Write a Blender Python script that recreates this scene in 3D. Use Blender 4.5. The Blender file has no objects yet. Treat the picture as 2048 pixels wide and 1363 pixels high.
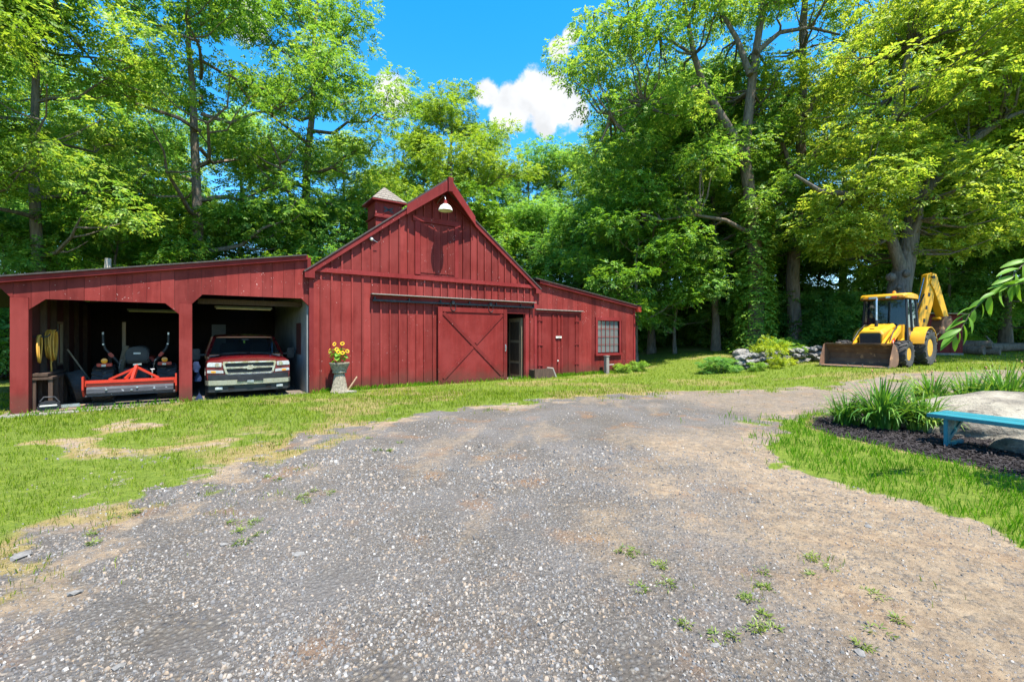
import bpy, bmesh, math, random
import numpy as np
from mathutils import Vector, Matrix, Quaternion
random.seed(7)
R = math.radians
SC = bpy.context.scene
COL = SC.collection

# ---------------------------------------------------------------- camera, sky, sun, exposure
EYE = 1.6
cam = bpy.data.cameras.new('camera')
cam.sensor_width = 36.0
cam.lens = 36.0 * 890 / 2048
cam.shift_y = -9.5 / 2048
cam.clip_start = 0.05
cam.clip_end = 3000
cam_o = bpy.data.objects.new('camera', cam)
cam_o.location = (0, 0, EYE)
cam_o.rotation_euler = (R(90), 0, 0)
COL.objects.link(cam_o)
SC.camera = cam_o

SUN_EL = 68.5
SUN_H = Vector((0.60, -0.80))
SUN_H.normalize()
SUN_DIR = Vector((SUN_H.x * math.cos(R(SUN_EL)), SUN_H.y * math.cos(R(SUN_EL)), math.sin(R(SUN_EL))))
sun = bpy.data.lights.new('sun', 'SUN')
sun.energy = 5.0
sun.angle = R(0.5)
sun.color = (1.0, 0.95, 0.86)
sun_o = bpy.data.objects.new('sun', sun)
sun_o.rotation_euler = (-SUN_DIR).to_track_quat('-Z', 'Y').to_euler()
sun_o.location = (20, -30, 60)
COL.objects.link(sun_o)

SC.view_settings.view_transform = 'Standard'
SC.view_settings.look = 'None'
SC.view_settings.gamma = 1.0
SC.view_settings.use_curve_mapping = False
SC.view_settings.exposure = 1.5
SC.render.engine = 'CYCLES'
cy = SC.cycles
cy.max_bounces = 9
cy.diffuse_bounces = 6
cy.glossy_bounces = 3
cy.transmission_bounces = 6
cy.transparent_max_bounces = 6
cy.caustics_reflective = False
cy.caustics_refractive = False
cy.use_denoising = True
cy.sample_clamp_indirect = 4.0

world = bpy.data.worlds.new('World')
SC.world = world
world.use_nodes = True


def build_world():
    nt = world.node_tree
    nt.nodes.clear()
    N = nt.nodes.new
    L = nt.links.new
    out = N('ShaderNodeOutputWorld')
    sky = N('ShaderNodeTexSky')
    sky.sky_type = 'NISHITA'
    sky.sun_disc = False
    sky.sun_elevation = R(SUN_EL)
    sky.sun_rotation = math.atan2(SUN_H.x, SUN_H.y)
    sky.altitude = 100
    sky.air_density = 1.0
    sky.dust_density = 0.3
    sky.ozone_density = 2.5
    hs = N('ShaderNodeHueSaturation')
    hs.inputs['Hue'].default_value = 0.495
    hs.inputs['Saturation'].default_value = 1.42
    hs.inputs['Value'].default_value = 1.0
    L(sky.outputs[0], hs.inputs['Color'])
    bg = N('ShaderNodeBackground')
    bg.inputs['Strength'].default_value = 0.148
    L(hs.outputs[0], bg.inputs['Color'])
    # clouds: soft heaps placed by direction on the whole sky, broken up by noise
    tc = N('ShaderNodeTexCoord')
    nz = N('ShaderNodeTexNoise')
    nz.inputs['Scale'].default_value = 13.0
    nz.inputs['Detail'].default_value = 11.0
    nz.inputs['Roughness'].default_value = 0.64
    L(tc.outputs['Generated'], nz.inputs['Vector'])
    heaps = []

    def at(px, py, rad):
        d = Vector(((px - 1024) / 890, 1, (672 - py) / 890))
        heaps.append((d.normalized(), rad))
    for a in ((1040, 216, .062), (1085, 208, .072), (1125, 216, .06), (1150, 224, .045), (1062, 186, .052), (1100, 190, .05), (1012, 226, .042),
              (968, 185, .036), (1118, 98, .026), (1140, 72, .02), (500, 45, .05), (795, 190, .05), (5, 60, .06), (1090, 238, .05)):
        at(*a)
    rr = random.Random(3)
    for k in range(9):
        az = rr.uniform(0, 6.28)
        el = rr.uniform(0.25, 0.8)
        if abs(math.atan2(math.cos(az), math.sin(az))) < 0.9 and math.sin(az) > 0:
            continue
        for j in range(2):
            d = Vector((math.cos(az + j * .09) * math.cos(el), math.sin(az + j * .09) * math.cos(el), math.sin(el + rr.uniform(-.03, .03))))
            heaps.append((d, rr.uniform(.06, .11)))
    prev = None
    for d, rad in heaps:
        vd = N('ShaderNodeVectorMath')
        vd.operation = 'DISTANCE'
        L(tc.outputs['Generated'], vd.inputs[0])
        vd.inputs[1].default_value = d
        mr = N('ShaderNodeMapRange')
        mr.inputs['From Min'].default_value = 0
        mr.inputs['From Max'].default_value = rad
        mr.inputs['To Min'].default_value = 1
        mr.inputs['To Max'].default_value = 0
        L(vd.outputs['Value'], mr.inputs['Value'])
        if prev is None:
            prev = mr.outputs[0]
        else:
            mx = N('ShaderNodeMath')
            mx.operation = 'MAXIMUM'
            L(prev, mx.inputs[0])
            L(mr.outputs[0], mx.inputs[1])
            prev = mx.outputs[0]
    m1 = N('ShaderNodeMath')
    m1.operation = 'MULTIPLY_ADD'
    L(nz.outputs[0], m1.inputs[0])
    m1.inputs[1].default_value = 1.9
    m1.inputs[2].default_value = -0.92
    m2 = N('ShaderNodeMath')
    m2.operation = 'ADD'
    L(prev, m2.inputs[0])
    L(m1.outputs[0], m2.inputs[1])
    gate = N('ShaderNodeMath')
    gate.operation = 'GREATER_THAN'
    L(prev, gate.inputs[0])
    gate.inputs[1].default_value = 0.001
    m3 = N('ShaderNodeMapRange')
    m3.interpolation_type = 'SMOOTHSTEP'
    m3.inputs['From Min'].default_value = 0.16
    m3.inputs['From Max'].default_value = 0.50
    L(m2.outputs[0], m3.inputs['Value'])
    m4 = N('ShaderNodeMath')
    m4.operation = 'MULTIPLY'
    L(m3.outputs[0], m4.inputs[0])
    L(gate.outputs[0], m4.inputs[1])
    bc = N('ShaderNodeBackground')
    bc.inputs['Color'].default_value = (0.95, 0.97, 1.0, 1)
    n2 = N('ShaderNodeTexNoise')
    n2.inputs['Scale'].default_value = 16.0
    n2.inputs['Detail'].default_value = 5.0
    L(tc.outputs['Generated'], n2.inputs['Vector'])
    sh = N('ShaderNodeMapRange')
    sh.inputs['From Min'].default_value = 0.35
    sh.inputs['From Max'].default_value = 0.6
    sh.inputs['To Min'].default_value = 0.32
    sh.inputs['To Max'].default_value = 0.40
    L(n2.outputs[0], sh.inputs['Value'])
    L(sh.outputs[0], bc.inputs['Strength'])
    mix = N('ShaderNodeMixShader')
    L(m4.outputs[0], mix.inputs[0])
    L(bg.outputs[0], mix.inputs[1])
    L(bc.outputs[0], mix.inputs[2])
    L(mix.outputs[0], out.inputs['Surface'])


build_world()


# ---------------------------------------------------------------- materials
def new_mat(name):
    m = bpy.data.materials.new(name)
    m.use_nodes = True
    nt = m.node_tree
    b = nt.nodes['Principled BSDF']
    return m, nt, b


def ramp(nt, stops, fac):
    r = nt.nodes.new('ShaderNodeValToRGB')
    el = r.color_ramp.elements
    while len(el) < len(stops):
        el.new(0.5)
    for e, (p, c) in zip(el, stops):
        e.position = p
        e.color = (*c, 1)
    nt.links.new(fac, r.inputs[0])
    return r.outputs[0]


def noise(nt, scale, detail=4, vec=None, rough=0.55):
    n = nt.nodes.new('ShaderNodeTexNoise')
    n.inputs['Scale'].default_value = scale
    n.inputs['Detail'].default_value = detail
    n.inputs['Roughness'].default_value = rough
    if vec is not None:
        nt.links.new(vec, n.inputs['Vector'])
    return n.outputs[0]


def objco(nt, scale=(1, 1, 1)):
    t = nt.nodes.new('ShaderNodeTexCoord')
    mp = nt.nodes.new('ShaderNodeMapping')
    mp.inputs['Scale'].default_value = scale
    nt.links.new(t.outputs['Object'], mp.inputs[0])
    return mp.outputs[0]


def mixc(nt, fac, a, b, blend='MIX'):
    m = nt.nodes.new('ShaderNodeMix')
    m.data_type = 'RGBA'
    m.blend_type = blend
    for sock, val in ((m.inputs[0], fac), (m.inputs[6], a), (m.inputs[7], b)):
        if hasattr(val, 'links') or hasattr(val, 'is_linked'):
            nt.links.new(val, sock)
        elif isinstance(val, (int, float)):
            sock.default_value = val
        else:
            sock.default_value = (*val, 1)
    return m.outputs[2]


def math_n(nt, op, a, b=None, c=None):
    m = nt.nodes.new('ShaderNodeMath')
    m.operation = op
    for i, v in enumerate((a, b, c)):
        if v is None:
            continue
        if hasattr(v, 'is_linked'):
            nt.links.new(v, m.inputs[i])
        else:
            m.inputs[i].default_value = v
    return m.outputs[0]


def maprange(nt, v, a, b, c=0, d=1, smooth=True):
    m = nt.nodes.new('ShaderNodeMapRange')
    if smooth:
        m.interpolation_type = 'SMOOTHSTEP'
    nt.links.new(v, m.inputs['Value'])
    m.inputs['From Min'].default_value = a
    m.inputs['From Max'].default_value = b
    m.inputs['To Min'].default_value = c
    m.inputs['To Max'].default_value = d
    return m.outputs[0]


def bump(nt, b, h, strength, dist=0.02):
    n = nt.nodes.new('ShaderNodeBump')
    n.inputs['Strength'].default_value = strength
    n.inputs['Distance'].default_value = dist
    nt.links.new(h, n.inputs['Height'])
    nt.links.new(n.outputs[0], b.inputs['Normal'])


def pmat(name, c1, c2=None, scale=3.0, rough=0.6, metal=0.0, bmp=0.15, stretch=(1, 1, 1), spec=0.4, coat=0.0, rough2=None, wear=None, wear_at=0.68, wear_scale=9.0, dist=0.01):
    """two-tone noisy surface with a fine relief; wear = colour of worn/dirty spots"""
    m, nt, b = new_mat(name)
    c2 = c2 or tuple(x * 0.7 for x in c1)
    v = objco(nt, stretch)
    n1 = noise(nt, scale, 6, v)
    col = ramp(nt, [(0.3, c2), (0.7, c1)], n1)
    oi = nt.nodes.new('ShaderNodeObjectInfo')
    var = maprange(nt, oi.outputs['Random'], 0, 1, 0.88, 1.1, False)
    hsv = nt.nodes.new('ShaderNodeHueSaturation')
    nt.links.new(var, hsv.inputs['Value'])
    nt.links.new(col, hsv.inputs['Color'])
    col = hsv.outputs[0]
    if wear:
        n2 = noise(nt, wear_scale, 5, objco(nt))
        w = maprange(nt, n2, wear_at, wear_at + 0.04)
        col = mixc(nt, w, col, wear)
    nt.links.new(col, b.inputs['Base Color'])
    rr = maprange(nt, noise(nt, scale * 2.3, 4, v), 0.3, 0.7, max(0.02, rough - 0.1), min(1, rough + 0.12), False)
    nt.links.new(rr, b.inputs['Roughness'])
    b.inputs['Metallic'].default_value = metal
    b.inputs['Specular IOR Level'].default_value = spec
    if coat:
        b.inputs['Coat Weight'].default_value = coat
        b.inputs['Coat Roughness'].default_value = 0.06
    if bmp:
        bump(nt, b, noise(nt, scale * 9, 5, v), bmp, dist)
    return m


def red_wood(name, c1, c2, chip_at=0.705):
    m, nt, b = new_mat(name)
    v = objco(nt, (6, 6, 0.7))
    oi = nt.nodes.new('ShaderNodeObjectInfo')
    geo = nt.nodes.new('ShaderNodeNewGeometry')
    n1 = noise(nt, 1.6, 6, v, 0.6)
    col = ramp(nt, [(0.28, c2), (0.55, c1), (0.8, tuple(min(1, x * 1.25 + .004) for x in c1))], n1)
    # broad fading over the whole building, in world position
    fade = maprange(nt, noise(nt, 0.8, 5, geo.outputs['Position'], .65), 0.4, 0.66, 0, 0.6)
    col = mixc(nt, fade, col, tuple(min(1, x * 1.3 + .012) for x in c1))
    var = maprange(nt, oi.outputs['Random'], 0, 1, 0.74, 1.16, False)
    hsv = nt.nodes.new('ShaderNodeHueSaturation')
    nt.links.new(var, hsv.inputs['Value'])
    nt.links.new(col, hsv.inputs['Color'])
    # flaked paint: pale specks and short vertical scars
    chips = noise(nt, 1.0, 3, objco(nt, (34, 34, 20)), 0.5)
    zone = maprange(nt, noise(nt, 1.3, 3, geo.outputs['Position']), 0.4, 0.65, -0.05, 0.03)
    w = maprange(nt, math_n(nt, 'ADD', chips, zone), chip_at, chip_at + 0.03)
    col = mixc(nt, w, hsv.outputs[0], (0.55, 0.36, 0.33))
    # splash dirt near the ground
    sep = nt.nodes.new('ShaderNodeSeparateXYZ')
    nt.links.new(geo.outputs['Position'], sep.inputs[0])
    low = maprange(nt, math_n(nt, 'ADD', sep.outputs[2], math_n(nt, 'MULTIPLY', noise(nt, 3.0, 4, geo.outputs['Position']), 0.7)), 0.42, 0.95, 0.7, 0)
    col = mixc(nt, low, col, (0.075, 0.03, 0.02))
    nt.links.new(col, b.inputs['Base Color'])
    b.inputs['Roughness'].default_value = 0.68
    b.inputs['Specular IOR Level'].default_value = 0.14
    bump(nt, b, noise(nt, 7, 5, objco(nt, (9, 9, 0.8))), 0.28, 0.006)
    return m


RED = (0.166, 0.0205, 0.0165)
M = {}
M['red'] = red_wood('barn_red_paint', RED, (0.118, 0.0115, 0.0095))
M['red_door'] = red_wood('door_red_paint', (0.14, 0.0135, 0.011), (0.11, 0.0105, 0.0085), 0.735)
M['red_trim'] = red_wood('trim_red_paint', (0.16, 0.0155, 0.0145), (0.125, 0.012, 0.011), 0.725)
M['red_bright'] = pmat('sunlit_red_paint', (0.5, 0.04, 0.015), (0.4, 0.03, 0.012), rough=0.5)  # barn red made brighter: sunlight on the eave end put into the colour
M['dark_wood'] = pmat('old_dark_wood', (0.085, 0.05, 0.032), (0.04, 0.024, 0.016), 4, 0.85, stretch=(5, 5, .8), bmp=.3)
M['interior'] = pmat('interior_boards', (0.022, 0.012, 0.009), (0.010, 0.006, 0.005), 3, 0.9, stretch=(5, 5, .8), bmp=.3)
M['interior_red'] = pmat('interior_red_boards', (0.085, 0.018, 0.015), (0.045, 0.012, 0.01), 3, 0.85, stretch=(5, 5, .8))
M['grey_wood'] = pmat('weathered_grey_wood', (0.28, 0.255, 0.22), (0.16, 0.14, 0.12), 3, 0.85, stretch=(6, 6, .7), bmp=.35)
M['pale_wood'] = pmat('pale_wood', (0.30, 0.22, 0.14), (0.18, 0.12, 0.075), 3, 0.8, stretch=(6, 6, .7))
M['shingle'] = pmat('cedar_shingle', (0.22, 0.19, 0.155), (0.12, 0.1, 0.082), 5, 0.9, stretch=(8, 1, 8), bmp=.4)
M['asphalt_roof'] = pmat('roof_shingle', (0.07, 0.055, 0.05), (0.035, 0.03, 0.03), 12, 0.95, bmp=.4)
M['concrete'] = pmat('concrete', (0.34, 0.31, 0.27), (0.22, 0.19, 0.16), 4, 0.9, bmp=.3)
M['floor_dirt'] = pmat('garage_floor', (0.16, 0.13, 0.10), (0.085, 0.065, 0.05), 2.5, 0.95, bmp=.4)
M['metal_dark'] = pmat('dark_metal', (0.045, 0.045, 0.05), (0.025, 0.025, 0.028), 8, 0.5, 0.6)
M['black'] = pmat('black_plastic', (0.018, 0.018, 0.02), (0.011, 0.011, 0.012), 6, 0.5)
M['steel'] = pmat('bare_steel', (0.5, 0.5, 0.5), (0.32, 0.31, 0.3), 8, 0.35, 0.9)
M['chrome'] = pmat('chrome', (0.8, 0.81, 0.83), (0.7, 0.71, 0.74), 4, 0.14, 1.0, 0)
M['white'] = pmat('white_enamel', (0.6, 0.58, 0.52), (0.5, 0.47, 0.41), 6, 0.4, wear=(0.3, 0.2, 0.13), wear_at=.7)
M['white_panel'] = pmat('grey_white_panel', (0.24, 0.25, 0.25), (0.15, 0.16, 0.16), 2, 0.75)
M['truck_red'] = pmat('truck_paint', (0.15, 0.007, 0.010), (0.12, 0.006, 0.008), 2, 0.3, 0.25, 0, coat=1.0)
M['orange'] = pmat('tractor_orange', (0.40, 0.028, 0.01), (0.32, 0.022, 0.009), 4, 0.4, wear=(.12, .08, .06), wear_at=.7)
M['blade_steel'] = pmat('worn_blade', (0.085, 0.085, 0.095), (0.04, 0.04, 0.046), 5, 0.8, 0.1, stretch=(1, 4, 8), wear=(0.3, 0.3, .31), wear_at=.66)
M['rubber'] = pmat('tyre_rubber', (0.045, 0.041, 0.038), (0.022, 0.021, 0.02), 7, 0.85, wear=(0.13, 0.105, 0.08), wear_at=.64, wear_scale=5)
M['yellow'] = pmat('machine_yellow', (0.60, 0.31, 0.010), (0.5, 0.24, 0.008), 3, 0.42, wear=(0.22, 0.12, 0.04), wear_at=.69, wear_scale=7)
M['rust'] = pmat('rusty_bucket_steel', (0.2, 0.105, 0.058), (0.09, 0.05, 0.034), 3, 0.8, 0.1, wear=(0.33, 0.18, 0.09), wear_at=.62, wear_scale=4, bmp=.3)
M['rust_edge'] = pmat('polished_steel_edge', (0.42, 0.36, 0.32), (0.26, 0.2, 0.17), 6, 0.45, 0.7)
M['teal'] = pmat('teal_bench_paint', (0.016, 0.165, 0.20), (0.012, 0.125, 0.155), 3, 0.45, stretch=(1, 6, 6), wear=(0.24, 0.27, 0.25), wear_at=.70, wear_scale=7)
M['hose'] = pmat('yellow_hose', (0.62, 0.33, 0.05), (0.5, 0.25, 0.035), 6, 0.5)
M['terracotta'] = pmat('terracotta', (0.45, 0.2, 0.1), None, 5, 0.8)
M['petal'] = pmat('yellow_petal', (0.82, 0.56, 0.02), (0.78, 0.45, 0.01), 6, 0.6, 0, 0)
M['flower_eye'] = pmat('brown_flower_centre', (0.09, 0.045, 0.012), None, 20, 0.9)
M['blue_cloth'] = pmat('blue_cloth', (0.014, 0.03, 0.09), (0.008, 0.018, 0.05), 8, 0.9)
M['amber'] = pmat('amber_lens', (0.85, 0.32, 0.02), None, 8, 0.2)
M['red_lens'] = pmat('red_lens', (0.6, 0.02, 0.015), None, 8, 0.2)
M['lens'] = pmat('clear_lamp_lens', (0.52, 0.54, 0.54), (0.34, 0.36, 0.38), 30, 0.12, 0.3, 0.1)
M['tan_plastic'] = pmat('tan_bumper_strip', (0.36, 0.34, 0.26), (0.28, 0.265, 0.2), 5, 0.3, .5)
M['tube'] = pmat('pale_tube', (0.75, 0.68, 0.48), None, 8, 0.4, 0, 0)
M['mulch'] = pmat('black_mulch', (0.035, 0.027, 0.026), (0.012, 0.01, 0.011), 20, 0.95, bmp=.5)


def glass(name, tint, rough=0.03, trans=0.35):
    m, nt, b = new_mat(name)
    b.inputs['Base Color'].default_value = (*tint, 1)
    b.inputs['Roughness'].default_value = rough
    b.inputs['Specular IOR Level'].default_value = 0.6
    b.inputs['IOR'].default_value = 1.5
    out = nt.nodes['Material Output']
    tr = nt.nodes.new('ShaderNodeBsdfTransparent')
    tr.inputs[0].default_value = (0.75, 0.85, 0.85, 1)
    mx = nt.nodes.new('ShaderNodeMixShader')
    mx.inputs[0].default_value = 1 - trans
    nt.links.new(tr.outputs[0], mx.inputs[1])
    nt.links.new(b.outputs[0], mx.inputs[2])
    nt.links.new(mx.outputs[0], out.inputs['Surface'])
    return m


M['glass_dark'] = glass('dark_window_glass', (0.01, 0.013, 0.015), 0.02, .25)
M['glass_cab'] = glass('cab_glass', (0.004, 0.010, 0.014), 0.015, .16)
M['glass_old'] = glass('dusty_window_glass', (0.13, 0.135, 0.13), 0.12, .1)


M['glass_clear'] = glass('daylit_clear_glass', (0.3, 0.34, 0.31), 0.3, .55)  # pale green tint paints the outside daylight coming through the garage pane


def bark(name, c1, c2, sc=1.0):
    m, nt, b = new_mat(name)
    v = objco(nt, (5 * sc, 5 * sc, 0.9 * sc))
    n1 = noise(nt, 2.2, 8, v, 0.65)
    col = ramp(nt, [(0.3, c2), (0.62, c1)], n1)
    moss = maprange(nt, noise(nt, 0.8, 4, objco(nt)), 0.55, 0.7, 0, 0.35)
    col = mixc(nt, moss, col, (0.07, 0.075, 0.035))
    nt.links.new(col, b.inputs['Base Color'])
    b.inputs['Roughness'].default_value = 0.92
    b.inputs['Specular IOR Level'].default_value = 0.15
    bump(nt, b, n1, 0.9, 0.05)
    return m


M['bark'] = bark('grey_brown_bark', (0.2, 0.155, 0.12), (0.06, 0.046, 0.036))
M['bark_grey'] = bark('smooth_grey_bark', (0.17, 0.145, 0.13), (0.06, 0.05, 0.045), 1.1)
M['bark_pale'] = bark('pale_snag_wood', (0.42, 0.36, 0.29), (0.24, 0.2, 0.16))


def leaf_mat(name, dark, mid, light, trans=0.42, nscale=0.45, glow=(1.42, 1.32, .62), spec=.28):
    """leaf colour varies leaf by leaf and branch by branch; light passes through the blade"""
    m, nt, b = new_mat(name)
    geo = nt.nodes.new('ShaderNodeNewGeometry')
    oi = nt.nodes.new('ShaderNodeObjectInfo')
    n1 = noise(nt, nscale, 3, objco(nt))
    t = math_n(nt, 'ADD', math_n(nt, 'MULTIPLY', geo.outputs['Random Per Island'], 0.5), math_n(nt, 'MULTIPLY', n1, 0.75))
    t = math_n(nt, 'ADD', t, math_n(nt, 'MULTIPLY', math_n(nt, 'SUBTRACT', oi.outputs['Random'], .3), 0.26))
    col = ramp(nt, [(0.28, dark), (0.62, mid), (0.98, light)], t)
    nt.links.new(col, b.inputs['Base Color'])
    b.inputs['Roughness'].default_value = 0.48
    b.inputs['Specular IOR Level'].default_value = spec
    tl = nt.nodes.new('ShaderNodeBsdfTranslucent')
    tcol = mixc(nt, 1.0, col, glow, 'MULTIPLY')
    nt.links.new(tcol, tl.inputs[0])
    mx = nt.nodes.new('ShaderNodeMixShader')
    mx.inputs[0].default_value = trans
    nt.links.new(b.outputs[0], mx.inputs[1])
    nt.links.new(tl.outputs[0], mx.inputs[2])
    nt.links.new(mx.outputs[0], nt.nodes['Material Output'].inputs['Surface'])
    return m


M['leaf'] = leaf_mat('green_leaf', (0.055, 0.14, 0.022), (0.14, 0.285, 0.04), (0.34, 0.44, 0.085), .50)
M['leaf_yellow'] = leaf_mat('yellow_green_leaf', (0.085, 0.175, 0.018), (0.19, 0.31, 0.035), (0.38, 0.45, 0.075), .50)
M['leaf_deep'] = leaf_mat('deep_green_leaf', (0.06, 0.17, 0.04), (0.14, 0.32, 0.065), (0.29, 0.44, 0.10), .52)
M['leaf_vine'] = leaf_mat('vine_leaf', (0.06, 0.16, 0.018), (0.14, 0.29, 0.03), (0.31, 0.43, 0.06))
M['leaf_gold'] = leaf_mat('golden_leaf', (0.14, 0.22, 0.012), (0.27, 0.36, 0.02), (0.42, 0.46, 0.04))
M['grass'] = leaf_mat('grass_blade', (0.07, 0.135, 0.007), (0.16, 0.25, 0.012), (0.33, 0.385, 0.035), .4, 1.6, spec=.08)
M['grass_lush'] = leaf_mat('lush_grass_blade', (0.035, 0.125, 0.005), (0.08, 0.225, 0.007), (0.18, 0.33, 0.018), .4, 1.6, spec=.08)
M['grass_dry'] = leaf_mat('dry_grass_blade', (0.13, 0.14, 0.03), (0.22, 0.2, 0.055), (0.34, 0.29, 0.11), .3, 1.2, (1.1, 1, .7))
M['weed'] = leaf_mat('weed_leaf', (0.05, 0.09, 0.012), (0.10, 0.155, 0.02), (0.2, 0.25, 0.04), .3, 3)
M['lily'] = leaf_mat('daylily_blade', (0.03, 0.11, 0.015), (0.075, 0.2, 0.025), (0.24, 0.34, 0.06), .35, 2.5)


def stone_mat(name, c1, c2, c3, scale=2.0):
    m, nt, b = new_mat(name)
    n1 = noise(nt, scale, 8, objco(nt), .65)
    col = ramp(nt, [(0.3, c3), (0.48, c2), (0.66, c1)], n1)
    crack = maprange(nt, noise(nt, scale * 2.2, 9, objco(nt, (.5, 1.2, 3)), .7), 0.555, 0.60, 0, .8)
    col = mixc(nt, crack, col, c3)
    nt.links.new(col, b.inputs['Base Color'])
    b.inputs['Roughness'].default_value = 0.9
    bump(nt, b, noise(nt, scale * 4, 9, objco(nt), .65), 0.9, 0.08)
    return m


M['boulder'] = stone_mat('pale_boulder', (0.29, 0.26, 0.2), (0.19, 0.165, 0.125), (0.05, 0.044, 0.038))
M['wall_stone'] = stone_mat('wall_stone', (0.36, 0.34, 0.30), (0.22, 0.205, 0.19), (0.05, 0.047, 0.043), 3)
M['pebbledash'] = stone_mat('pebble_planter', (0.48, 0.42, 0.31), (0.33, 0.285, 0.205), (0.15, 0.13, 0.10), 16)


def gravel_stone_mat():
    m, nt, b = new_mat('gravel_stones')
    geo = nt.nodes.new('ShaderNodeNewGeometry')
    col = ramp(nt, [(0.0, (0.035, 0.035, 0.037)), (0.25, (0.095, 0.094, 0.096)), (0.55, (0.175, 0.17, 0.163)), (0.80, (0.23, 0.165, 0.105)), (0.96, (0.24, 0.225, 0.2)), (1.0, (0.40, 0.385, 0.36))], geo.outputs['Random Per Island'])
    n = noise(nt, 40, 4, geo.outputs['Position'])
    col = mixc(nt, maprange(nt, n, .35, .7, 0, .35), col, (0.13, 0.11, 0.09))
    nt.links.new(col, b.inputs['Base Color'])
    b.inputs['Roughness'].default_value = 0.8
    return m


M['gravel'] = gravel_stone_mat()
M['loose_stone'] = pmat('loose_flat_stone', (0.19, 0.18, 0.165), (0.11, 0.105, 0.10), 2.5, 0.85, bmp=.3)


# ---------------------------------------------------------------- mesh helpers
class MB:
    def __init__(s):
        s.v = []
        s.f = []

    def add(s, vs, fs):
        o = len(s.v)
        s.v += [tuple(v) for v in vs]
        s.f += [tuple(i + o for i in f) for f in fs]
        return s

    def box(s, x0, x1, y0, y1, z0, z1, mtx=None):
        vs = [Vector(p) for p in ((x0, y0, z0), (x1, y0, z0), (x1, y1, z0), (x0, y1, z0), (x0, y0, z1), (x1, y0, z1), (x1, y1, z1), (x0, y1, z1))]
        if mtx is not None:
            vs = [mtx @ v for v in vs]
        return s.add(vs, [(3, 2, 1, 0), (4, 5, 6, 7), (0, 1, 5, 4), (1, 2, 6, 5), (2, 3, 7, 6), (3, 0, 4, 7)])

    def bar(s, p, q, w, h, up=(0, 0, 1), w2=None, h2=None):
        p, q = Vector(p), Vector(q)
        d = (q - p).normalized()
        side = d.cross(Vector(up))
        if side.length < 1e-4:
            side = d.cross(Vector((1, 0, 0)))
        side.normalize()
        u = side.cross(d).normalized()
        w2 = w if w2 is None else w2
        h2 = h if h2 is None else h2
        vs = []
        for c, a, b in ((p, w, h), (q, w2, h2)):
            vs += [c - side * a / 2 - u * b / 2, c + side * a / 2 - u * b / 2, c + side * a / 2 + u * b / 2, c - side * a / 2 + u * b / 2]
        return s.add(vs, [(0, 1, 2, 3), (7, 6, 5, 4), (0, 4, 5, 1), (1, 5, 6, 2), (2, 6, 7, 3), (3, 7, 4, 0)])

    def tube(s, pts, rads, n=8, cap=True, jit=0.0, rnd=None):
        pts = [Vector(p) for p in pts]
        if not hasattr(rads, '__len__'):
            rads = [rads] * len(pts)
        o = len(s.v)
        prev = None
        for i, p in enumerate(pts):
            a = pts[max(0, i - 1)]
            b = pts[min(len(pts) - 1, i + 1)]
            d = (b - a)
            d = d.normalized() if d.length > 1e-9 else Vector((0, 0, 1))
            if prev is None:
                t = Vector((1, 0, 0)) if abs(d.x) < .8 else Vector((0, 1, 0))
                x = d.cross(t).normalized()
            else:
                x = prev - d * prev.dot(d)
                x = x.normalized() if x.length > 1e-6 else d.orthogonal().normalized()
            prev = x
            y = d.cross(x)
            for k in range(n):
                t = 2 * math.pi * k / n
                r = rads[i] * (1 + (rnd.uniform(-jit, jit) if jit else 0))
                s.v.append(tuple(p + (x * math.cos(t) + y * math.sin(t)) * r))
        for i in range(len(pts) - 1):
            for k in range(n):
                a = o + i * n + k
                b = o + i * n + (k + 1) % n
                s.f.append((a, b, b + n, a + n))
        if cap:
            s.f.append(tuple(o + k for k in range(n))[::-1])
            e = o + (len(pts) - 1) * n
            s.f.append(tuple(e + k for k in range(n)))
        return s

    def lathe(s, prof, n=24, origin=(0, 0, 0), axis='z', close=False):
        o = len(s.v)
        ox, oy, oz = origin
        for r, h in prof:
            for k in range(n):
                t = 2 * math.pi * k / n
                c, sn = r * math.cos(t), r * math.sin(t)
                s.v.append({'z': (ox + c, oy + sn, oz + h), 'x': (ox + h, oy + c, oz + sn), 'y': (ox + c, oy + h, oz + sn)}[axis])
        m = len(prof)
        for i in range(m if close else m - 1):
            j = (i + 1) % m
            for k in range(n):
                a, b = o + i * n + k, o + i * n + (k + 1) % n
                c, d = o + j * n + (k + 1) % n, o + j * n + k
                s.f.append((a, b, c, d) if axis != 'y' else (d, c, b, a))
        if not close:
            if prof[0][0] > 1e-5:
                s.f.append(tuple(o + k for k in range(n))[::-1])
            if prof[-1][0] > 1e-5:
                s.f.append(tuple(o + (m - 1) * n + k for k in range(n)))
        return s

    def prism(s, poly, plane, t0, t1):
        """extrude polygon (a, b) lying in plane 'xz' along y, 'yz' along x or 'xy' along z"""
        def p3(a, b, t):
            return {'xz': (a, t, b), 'yz': (t, a, b), 'xy': (a, b, t)}[plane]
        n = len(poly)
        vs = [p3(a, b, t0) for a, b in poly] + [p3(a, b, t1) for a, b in poly]
        fs = [tuple(range(n))[::-1], tuple(range(n, 2 * n))] + [(i, (i + 1) % n, n + (i + 1) % n, n + i) for i in range(n)]
        return s.add(vs, fs)

    def loft(s, rings, cap=True):
        n = len(rings[0])
        o = len(s.v)
        for r in rings:
            s.v += [tuple(p) for p in r]
        for i in range(len(rings) - 1):
            for k in range(n):
                a, b = o + i * n + k, o + i * n + (k + 1) % n
                s.f.append((a, b, b + n, a + n))
        if cap:
            s.f.append(tuple(o + k for k in range(n))[::-1])
            s.f.append(tuple(o + (len(rings) - 1) * n + k for k in range(n)))
        return s

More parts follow.
